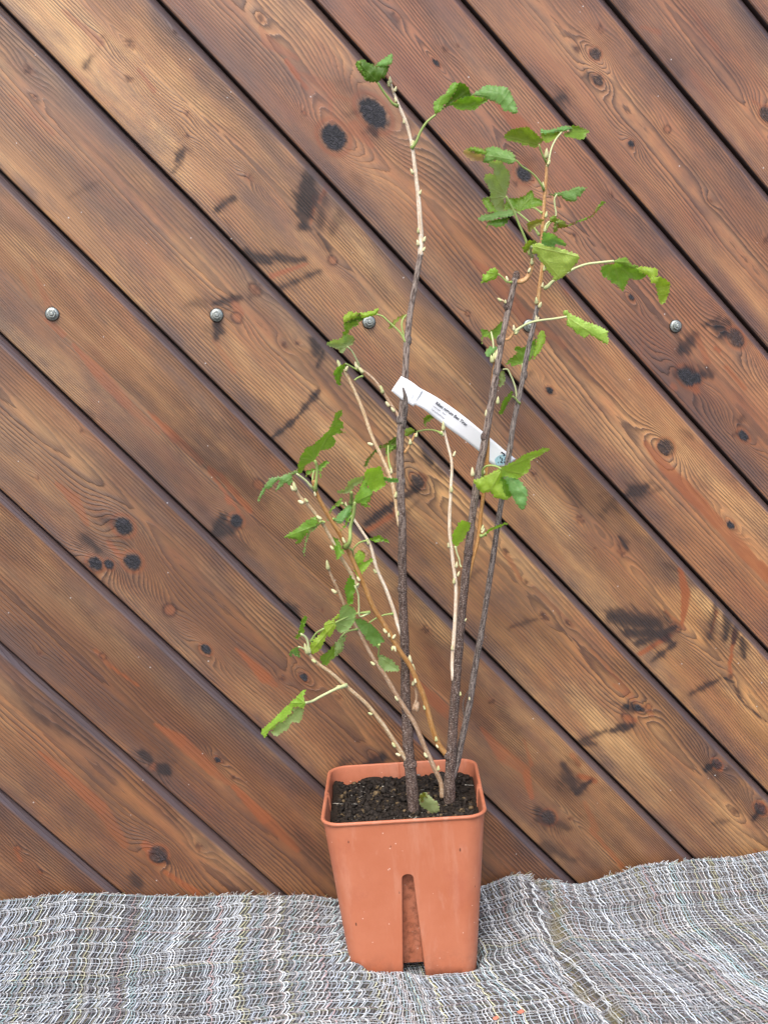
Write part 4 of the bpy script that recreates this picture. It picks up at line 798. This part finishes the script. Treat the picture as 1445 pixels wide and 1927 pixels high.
leaf('c4', ['B2', 'C2'], [('l', '330 480 400 455 470 470 490 510 530 560 550 600 545 680 520 780 510 830 485 870 490 960 460 985 400 960 370 900 345 850 350 790 310 700 280 660 285 610 330 590 385 600 380 560 340 520', .4)], ['760 1440 720 1300 640 1110 580 960 510 830'], -.012, petw=3.2, label='pale underside of a drooping leaf with brown specks')
leaf('c5', ['C2'], [('c', '810 180 870 185 940 170 1020 150 1100 120 1185 120 1205 108 1160 160 1140 200 1095 225 1080 260 1000 262 960 235 930 205 880 205 830 200', -.6)], ['770 560 800 480 850 450 882 415 875 300 872 235 895 192'], -.006, petmat='w')
leaf('c5', ['C2'], [('y', '1010 515 910 535 900 480 900 440 960 460 1000 495'), ('g', '1000 498 1060 470 1120 448 1190 425 1245 398 1275 345 1320 290 1350 258 1365 262 1388 285 1345 305 1300 360 1262 405 1200 445 1100 472 1012 514', -.5), ('y', '820 430 870 408 910 440 885 470 905 540 870 580 855 530 870 480 835 475')], ['775 580 800 520 860 460 905 480'], -.004, label='narrow leaf rolled into a curl')
leaf('c5', ['C2'], [('o', '590 500 610 480 680 450 760 440 745 480 690 510 640 545 620 575 605 540', .3)], None, -.003)
leaf('c5', ['B2'], [('B', '640 700 700 685 760 690 820 710 880 725 960 745 1030 770 1090 790 1120 820 1105 870 1060 910 1040 950 1000 980 960 1020 900 1050 860 1055 850 1010 800 960 770 900 730 860 700 800 650 790 645 740', -.5), ('c', '740 670 755 580 800 580 860 590 920 630 980 680 985 710 930 700 870 680 880 725 820 715 760 692', .5), ('y', '550 740 570 700 610 660 660 655 700 665 650 690 620 740 575 780', .6)], ['645 815 632 760 640 715'], -.018, petmat='w', petw=3.6, label='broadest lime green leaf near the stem tips')
leaf('c5', ['B', 'B3'], [('b', '130 1090 150 1060 145 1010 190 985 215 950 260 930 300 950 310 990 270 1050 235 1045 200 1070 150 1085', -.3)], ['440 1075 400 1075 350 1030 305 990'], -.004)
leaf('c6', ['C2', 'C'], [('g', '695 340 760 305 850 300 950 330 1040 345 1110 380 1150 420 1100 455 1040 460 980 450 950 510 925 580 900 560 860 515 820 500 780 465 720 430 700 390', .5), ('g', '830 280 870 250 930 240 970 245 960 270 1020 310 1075 330 1040 350 930 325 830 300', -.3), ('b', '1045 350 1090 330 1150 335 1220 345 1265 355 1270 400 1250 430 1290 430 1260 490 1210 500 1190 440 1150 410 1100 385 1060 375', -.7), ('b', '1290 430 1350 460 1390 500 1385 570 1360 650 1320 710 1290 695 1270 620 1250 540 1245 500 1270 470', .4)], ['130 548 150 540 200 490 240 460 330 410 430 350 560 305 680 290 825 275'], -.02, petw=3.8, petmat='w', label='long twisted leaf reaching out furthest to the right')
leaf('c6', ['N'], [('B', '315 790 340 770 380 800 420 825 480 850 560 895 640 915 720 955 765 975 768 1110 730 1100 680 1070 620 1030 570 1015 540 1050 500 1030 450 1000 410 945 360 930 350 890 355 850 330 820', -.5)], ['-170 985 -80 925 0 890 100 870 230 855 350 835'], -.022, petw=3.2, petmat='w')
leaf('c7', ['A', 'J'], [('g', '375 310 450 290 540 270 640 270 590 300 600 340 540 360 480 400 450 460 420 560 430 640 440 660 350 540 360 470 400 410', .4), ('d', '610 150 640 200 680 240 640 270 560 270 500 290 430 300 400 310 470 255 540 235 580 190', .7), ('b', '390 300 370 250 385 200 430 150 480 130 540 155 610 150 570 200 540 235 480 250 430 290', -.6), ('b', '620 150 680 150 760 130 830 115 870 90 905 95 890 130 860 170 820 190 770 200 720 220 660 230 640 195', -.6), ('l', '120 610 240 560 300 555 360 520 430 480 500 490 540 550 520 620 450 655 400 680 380 740 340 755 280 700 200 660 150 640', .3)], ['605 985 600 930 560 840 500 730 430 655'], -.014, petmat='w')
leaf('c7', ['A'], [('y', '1060 400 1070 340 1120 280 1180 230 1250 190 1330 175 1280 220 1210 260 1160 310 1120 360', .3)], ['1330 620 1290 515 1268 250 1320 180', '1310 590 1230 450 1150 370 1050 280 950 195 860 170'], .006)
leaf('c7', ['J'], [('g', '230 1050 260 990 320 950 400 920 395 970 370 1010 345 1080 325 1160 320 1250 280 1230 250 1160 230 1100', .3)], ['605 1015 560 1000 470 950 400 915', '660 1105 600 1125 540 1165'], -.006)
leaf('c8', ['L'], [('g', '130 350 200 355 280 380 330 360 400 290 470 220 520 210 530 260 500 330 510 400 480 480 440 545 400 510 350 490 300 540 240 460 190 470 160 520 150 600 140 510 150 440', .4), ('c', '205 760 210 690 260 640 330 625 380 640 420 600 450 560 470 590 400 660 350 720 300 740 270 800 240 800', -.5)], ['340 840 338 700 320 500 295 390'], .012, petmat='w')
leaf('c8', ['C'], [('g', '540 940 600 850 660 790 740 735 690 700 690 650 740 630 800 660 860 640 920 590 1030 500 1030 640 990 760 940 850 880 885 800 920 740 920 690 940 640 960 600 900', .4), ('b', '1000 850 990 780 1040 600 1060 480 1100 390 1150 370 1190 440 1180 560 1130 640 1090 720 1020 800', -.3)], ['800 1315 790 1290 800 1150 810 915'], .012, petmat='w')
leaf('c8', ['C'], [('l', '425 1285 430 1160 445 1060 490 1030 515 1080 525 1170 510 1240 470 1290', .2)], ['765 1560 745 1530 690 1290 620 1110 550 1000 490 1010'], .008, petmat='w')
leaf('c8', ['C'], [('g', '420 1730 450 1650 480 1560 510 1490 570 1440 610 1380 650 1375 645 1440 600 1520 540 1620 500 1700 465 1750', .3)], ['765 1570 745 1550 700 1490 650 1450'], -.006)
leaf('d1', ['L'], [('g', '540 650 600 720 660 850 700 940 680 980 620 1000 550 900 515 840 505 740', .5), ('b', '85 710 200 680 300 640 400 580 540 510 560 650 540 720 550 850 580 920 640 1000 650 1010 590 1020 500 1000 430 990 400 930 350 890 270 910 220 900 150 830 110 770', -.4), ('b', '540 510 640 460 760 400 880 320 1000 265 1130 230 1220 200 1310 210 1270 260 1200 280 1110 350 1040 370 990 400 990 450 1000 500 950 590 850 650 800 690 700 660 620 650 545 650', .4), ('c', '560 640 640 650 720 660 800 690 850 740 900 800 950 860 960 930 940 1000 935 1080 920 1150 880 1185 830 1160 780 1100 740 1010 700 930 660 850 600 720', -.6)], ['225 640 235 560 270 500 370 475 480 500 545 540'], -.026, petw=3, label='largest leaf, bright green, hanging over the end of the white strap')
leaf('d2', ['D'], [('g', '660 950 655 850 690 730 740 640 780 580 850 570 920 510 1000 440 1070 360 1120 240 1160 140 1245 75 1260 170 1200 210 1260 240 1275 310 1230 360 1310 400 1200 410 1120 440 1165 490 1150 560 1080 610 950 640 905 740 890 775 830 790 780 830 740 890 690 945', .35)], ['890 1170 895 1130 910 1000 915 860 890 775'], -.012, petw=4.2, label='tall ragged leaf standing up with a torn edge')
leaf('d2', ['D'], [('g', '765 1000 770 920 830 890 900 880 960 830 1020 780 1085 785 1040 840 980 880 960 950 980 1000 950 990 930 900 860 930 810 960', .3)], ['880 1150 862 1080 858 970 880 905'], .008)
leaf('d2', ['D'], [('c', '640 950 660 880 590 920 520 950 450 980 370 1000 270 1005 240 1060 190 1140 130 1250 110 1300 130 1350 160 1260 240 1150 290 1170 330 1090 370 1050 410 1040 340 1190 430 1130 480 1080 540 1110 580 1070 570 980 600 970', -.2)], ['850 1140 830 1120 780 1060 710 1000 640 950'], -.006, petw=3, petmat='w')
leaf('d3', ['D'], [('l', '290 560 320 535 420 510 460 470 460 400 560 345 700 310 730 290 690 400 620 440 560 480 520 550 420 575 330 580', .4), ('c', '1040 325 1110 340 1230 340 1280 380 1230 400 1130 400 1060 390', .2), ('g', '740 380 770 420 780 500 830 530 860 575 830 640 820 700 780 750 830 790 760 800 700 780 650 740 570 715 580 640 640 540 680 460 720 330', -.4), ('b', '980 150 1010 220 1030 310 1060 360 1060 450 970 500 930 550 860 550 820 510 770 420 740 380 730 280 760 210 850 180 930 165', .3)], ['420 1440 450 1420 510 1100 560 900 575 725', '520 730 522 650 520 560'], -.02, petw=5)
leaf('d3', ['D'], [('c', '230 990 300 930 380 860 450 790 520 750 540 800 500 900 430 990 400 1010 380 1040 320 1070 260 1030', -.3), ('g', '540 770 530 900 490 1010 430 1100 330 1210 400 1100 440 1030 430 970 500 890', .5), ('g', '365 650 370 720 300 790 230 830 195 900 190 990 155 990 160 900 210 800 290 730 330 680', .2)], ['140 1010 180 1005 240 990', '370 740 400 762 430 790'], .004)
leaf('d3', ['E', 'D'], [('g', '220 1290 290 1300 350 1410 410 1530 370 1560 330 1600 290 1650 275 1560 240 1430', .2)], None, .003)
leaf('d3', ['D', 'H'], [('g', '810 1310 870 1290 930 1255 1000 1255 1000 1290 1090 1320 1130 1370 1020 1345 930 1360 850 1340', .2)], ['470 1450 545 1500 560 1460 650 1370 790 1330'], .008)
leaf('d4', ['E'], [('g', '95 405 200 320 300 260 380 190 460 150 500 170 530 220 480 270 400 330 340 400 300 460 260 490 235 460 260 430 180 410', -.3), ('l', '530 230 480 310 420 350 400 420 370 500 350 640 330 590 350 500 370 400 420 300', .4)], ['600 215 570 205 530 222'], -.008)
leaf('d4', ['D'], [('b', '955 680 970 620 1030 560 1090 570 1110 620 1070 700 1010 740 970 800 960 740', -.2), ('b', '970 780 1050 720 1110 700 1180 660 1190 690 1140 740 1100 800 1040 860 1010 890 980 830', .3), ('p', '1040 555 1060 530 1080 505 1090 550 1120 575 1135 600 1110 640 1095 600 1065 575')], ['865 520 945 570 948 620 955 680'], .010, label='leaf with a frayed brown tip')
leaf('d4', ['D'], [('g', '840 1050 880 930 920 870 950 920 975 980 970 1060 950 1120 950 1200 920 1230 880 1220 870 1140', .2)], ['1010 980 985 1005 970 1000', '1150 1330 1035 1380 1020 1230 1010 1100 975 1010'], -.008, petmat='w')
leaf('d5', ['D'], [('l', '755 350 750 290 780 220 850 185 920 220 965 290 940 400 900 470 840 540 780 560 720 520 700 470 690 420 740 380', .3), ('b', '560 430 600 400 650 390 740 310 750 350 690 410 700 480 660 550 640 600 600 600 580 580 560 640 520 740 460 800 420 830 370 810 360 770 380 700 430 640 500 570 550 500', -.4)], ['1140 290 980 305 850 350 700 420', '380 670 450 560 550 500'], -.012, petw=3)
leaf('d5', ['F'], [('g', '500 870 560 830 640 760 700 690 690 780 700 870 680 880 620 920 600 970 540 975 505 920', .3), ('l', '690 700 760 620 840 580 830 640 800 700 790 790 730 830 695 870 685 780', -.3)], ['985 508 920 520 830 550 760 620'], -.008)
leaf('d5', ['D', 'H'], [('c', '940 380 1010 375 1080 400 1150 440 1210 500 1260 560 1310 630 1330 670 1280 690 1260 750 1200 730 1160 700 1130 660 1090 640 1060 570 1010 520 980 450', .3)], ['1440 310 1350 320 1200 380 1135 425'], -.004)
leaf('d5', ['G'], [('g', '165 610 220 560 240 480 260 400 290 340 345 355 310 410 290 500 300 540 250 580 220 640 180 630', .3)], ['350 820 345 790 345 700 310 610 250 570'], -.006, petw=3.6, petmat='w')
leaf('d5', ['G'], [('c', '100 850 130 780 210 735 220 790 240 880 190 860 160 830 120 870', .3)], ['330 800 285 760 220 735'], -.004, petmat='w')
leaf('d6', ['G'], [('l', '510 460 600 450 660 470 640 590 580 655 520 640 500 640 440 740 380 770 320 820 280 825 220 790 270 710 330 650 400 640 450 560 500 530', .4), ('b', '690 195 660 300 670 350 680 390 650 470 600 440 510 450 490 530 440 560 380 640 330 640 280 700 200 760 140 860 90 810 90 750 180 670 300 560 420 440 560 310 640 220', -.4)], ['1240 140 1150 170 900 290 740 370 680 380'], -.022, petw=4, petmat='w', label='folded leaf hanging lowest on the left, showing its paler underside')
leaf('d7', ['A', 'M', 'I'], [('y', '705 290 760 265 810 280 840 310 800 350 730 390 700 380', -.2), ('d', '610 370 560 400 490 450 420 500 330 530 260 600 220 640 170 700 120 790 130 850 170 800 220 720 260 650 310 600 400 560 500 600 570 560 610 500 650 420', .3), ('g', '430 520 470 500 560 500 500 600 460 640 430 690', .2)], ['500 860 480 800 460 640 460 520', '1220 350 1200 335 1130 305 1000 295 860 325'], .016)
leaf('d7', ['K'], [('g', '960 150 1000 100 1050 75 1110 110 1060 160 1010 190 1000 250 980 220', .2)], None, .012)
leaf('d8', ['K', 'B'], [('b', '210 520 240 420 290 370 320 280 380 210 440 210 480 240 560 230 550 380 490 440 430 590 350 640 310 700 260 680 220 620', .3)], ['390 1100 380 1090 350 950 310 850 275 700'], -.004, petmat='w')
leaf('d8', ['L'], [('b', '860 450 940 370 1060 320 1200 260 1295 245 1260 290 1180 310 1060 360 960 400 860 520', .3)], ['770 500 820 490 870 450'], -.004, petw=4, label='narrow rolled leaf crossing the grey cane')
leaf('e5', ['D'], [('l', '870 560 890 550 960 580 1000 620 1020 650 1010 662 900 660 880 620', .4)], ['880 480 878 520 872 560'], .012, label='withered grey-green leaf')
# ---- one fallen leaf on the soil
x0, y0, k_ = 560, 1380, 3.6125; CR['sf'] = (560, 1380, 3.6125)
fl_ = leaf('sf', ['B'], [('L', '830 420 870 400 900 430 950 470 965 520 940 548 885 545 870 515 835 490 825 460', -.8), ('o', '830 425 860 402 880 430 875 455 840 470', .3)], None, 0, name='fallen_leaf', parent=soil, wy=-.128)
fl_.parent = None; tag(fl_, 'pale green leaf fallen on the soil between two stems', 'leaf')

# ------------------------------------------------------------------ white strap label
tg_ = NT('white_vinyl'); tg_.base((.90, .92, .95), .38, .5)
tc = 700, 680, 4.8167
def T(s): a = np.array([float(q) for q in s.replace(',', ' ').split()]).reshape(-1, 2); return a/tc[2] + [tc[0], tc[1]]
strap = empty('strap_label', at(765, 735, -.13)); tag(strap, 'white plant label strap with printed name, looped round the middle of the left cane', 'label'); LI = Matrix.Translation(-strap.location)
def sheet(name, top, bot, ytop, ybot, mat, n=60, thick=.0006):
    top = spline(np.column_stack([T(top), ytop]), n); bot = spline(np.column_stack([T(bot), ybot]), n); m = 7; P = []
    for j in range(m):
        f = j/(m-1); q = top*(1-f) + bot*f; P.append([at(*r_)[:] for r_ in q])
    P = np.array(P); V = np.concatenate([P.reshape(-1, 3), (P + [0, thick, 0]).reshape(-1, 3)]); F1 = gridfaces(m, n); k = m*n
    rim_ = [i for i in range(n)] + [j*n + n-1 for j in range(1, m)] + [(m-1)*n + i for i in range(n-2, -1, -1)] + [j*n for j in range(m-2, 0, -1)]
    F2 = F1[:, ::-1] + k; F3 = np.array([(rim_[(i+1) % len(rim_)], rim_[i], rim_[i] + k, rim_[(i+1) % len(rim_)] + k) for i in range(len(rim_))])
    o = link(name, npmesh(name, V, np.concatenate([F1, F2, F3])), mat, strap); o.matrix_parent_inverse = LI; return P
yA = depth_near(763, 735, ['A'])[1]; yB = depth_near(915, 815, ['B'])[1]; yC = depth_near(958, 850, ['C'])[1]
ys = [yA - .006, yA - .0045, yA + .000, yA + .004, yA + .010, yA + .016, yA + .02, yA + .022]
SP_ = sheet('strap', '430 240 560 310 700 400 860 520 1000 635 1130 745 1240 838 1300 885', '375 385 460 430 570 515 700 612 850 722 980 825 1110 945 1215 955', ys, ys, tg_.mat)
# the head with its slot: upper part in front of the cane, lower part behind it
sheet('strap_head', '265 135 330 168 460 262', '175 268 262 340 378 408', [yA - .0065, yA - .0072, yA - .0072], [yA - .0052, yA - .0047, yA - .0053], tg_.mat, 20, .0012)
# slot: a small dark opening where the cane passes through, and the cut flap
sl = NT('slot_shadow'); sl.base((.12, .12, .12), .8, .2)
P_ = [at(tc[0] + x/tc[2], tc[1] + y/tc[2], yA - .0078) for x, y in [(278, 236), (292, 250), (303, 285), (322, 322), (300, 352), (286, 330), (284, 290), (276, 262)]]
stub = []
for i, (x, y, r) in enumerate([(281, 240, 6), (288, 268, 13), (296, 300, 20), (302, 335, 27), (300, 375, 29), (298, 420, 27), (294, 470, 26), (290, 520, 26), (284, 600, 26)]):
    stub.append((tc[0] + x/tc[2], tc[1] + y/tc[2], (yA - .0078) + (.0078 + .0)*min(1, i/8), r/tc[2]))
Q = spline(np.array([s_[:3] for s_ in stub]), 26); Rr = np.interp(np.linspace(0, 1, 26), np.linspace(0, 1, 9), [s_[3] for s_ in stub])*PX2M
tube('cane_spur', np.array([at(*q)[:] for q in Q]), Rr, MB['grey'], STEMS['A'][1], 12, .14)
fp = [(tc[0] + x/tc[2], tc[1] + y/tc[2], yA - .0082) for x, y in [(330, 330), (352, 318), (368, 300), (376, 288)]]
fo_ = tube('slot_flap', np.array([at(*q)[:] for q in spline(np.array(fp), 10)]), np.array([.9]*10)*PX2M, tg_.mat, strap, 6); fo_.matrix_parent_inverse = LI
# printing, laid on the strap surface
ink = NT('black_print'); ink.base((.03, .03, .05), .6, .2); ink2 = NT('grey_print'); ink2.base((.34, .35, .40), .6, .2); inkb = NT('pale_blue_print'); inkb.base((.42, .66, .74), .5, .2)
def on_strap(u, v, lift=.0005):
    """u 0..1 along, v 0..1 across from the top edge"""
    m, n = SP_.shape[:2]; a = min(max(v, 0), .9999)*(m-1); b = min(max(u, 0), .9999)*(n-1); i, j = int(a), int(b); fa, fb = a-i, b-j
    p = SP_[i, j]*(1-fa)*(1-fb) + SP_[i+1, j]*fa*(1-fb) + SP_[i, j+1]*(1-fa)*fb + SP_[i+1, j+1]*fa*fb
    return p + np.array([0, -lift, 0])
def print_text(txt, u0, u1, v0, v1, mat, name, shear=.2):
    cu = bpy.data.curves.new('t', 'FONT'); cu.body = txt; cu.size = 1; cu.shear = shear; cu.offset = .018; cu.resolution_u = 3
    to = bpy.data.objects.new('t', cu); COL.objects.link(to); dg = bpy.context.evaluated_depsgraph_get(); dg.update()
    me = bpy.data.meshes.new_from_object(to.evaluated_get(dg)); bpy.data.objects.remove(to)
    xs = np.array([v.co.x for v in me.vertices]); w_ = xs.max() - xs.min()
    for v in me.vertices:
        u = u0 + (u1 - u0)*(v.co.x - xs.min())/w_; vv = v1 + (v0 - v1)*(v.co.y/.73)
        v.co = on_strap(u, vv)
    me.name = name; me.materials.clear(); o = link(name, me, mat, strap); o.matrix_parent_inverse = LI
print_text('Ribes nigrum Ben Tiran', .175, .50, .19, .36, ink.mat, 'printed_name')
def marks(lines, mat, name, half=.010):
    V, Fq = [], []
    for (ua, va, ub, vb, h) in lines:
        o_ = len(V); V += [on_strap(ua, va - h), on_strap(ua, va + h), on_strap(ub, vb + h), on_strap(ub, vb - h)]; Fq.append((o_, o_+1, o_+2, o_+3))
    o = link(name, npmesh(name, V, Fq, False), mat, strap); o.matrix_parent_inverse = LI
ll = []
for v_0, ua, ub in ((.52, .165, .24), (.52, .265, .30), (.72, .165, .30)):
    u = ua
    while u < ub: wd = random.uniform(.0025, .007); ll.append((u, v_0 + random.uniform(-.015, .015), u + wd, v_0 + random.uniform(-.015, .015), random.uniform(.015, .034))); u += wd + random.uniform(.0015, .004)
marks(ll, ink2.mat, 'small_print')
# blue-tinted emblem at the far end: pale wash, corner bracket and a few dark strokes
V = [on_strap(.915 + .052*math.cos(a)*(1 + .1*math.sin(3*a)), .56 + .36*math.sin(a)*(1 + .08*math.cos(4*a)), .00035) for a in np.linspace(0, 2*math.pi, 25)[:-1]]
o = link('emblem_wash', npmesh('emblem_wash', [on_strap(.915, .56, .00035)] + V, [(0, i+1, (i+1) % 24 + 1) for i in range(24)], False), inkb.mat, strap); o.matrix_parent_inverse = LI
marks([(.870, .22, .878, .70, .03), (.868, .20, .905, .18, .035), (.885, .42, .90, .50, .04), (.90, .28, .912, .22, .05), (.905, .45, .925, .60, .05), (.925, .30, .935, .34, .06), (.915, .66, .94, .72, .04), (.94, .58, .955, .66, .05), (.952, .40, .958, .50, .04), (.93, .48, .944, .42, .03), (.90, .72, .91, .80, .03)], ink.mat, 'emblem_lines')
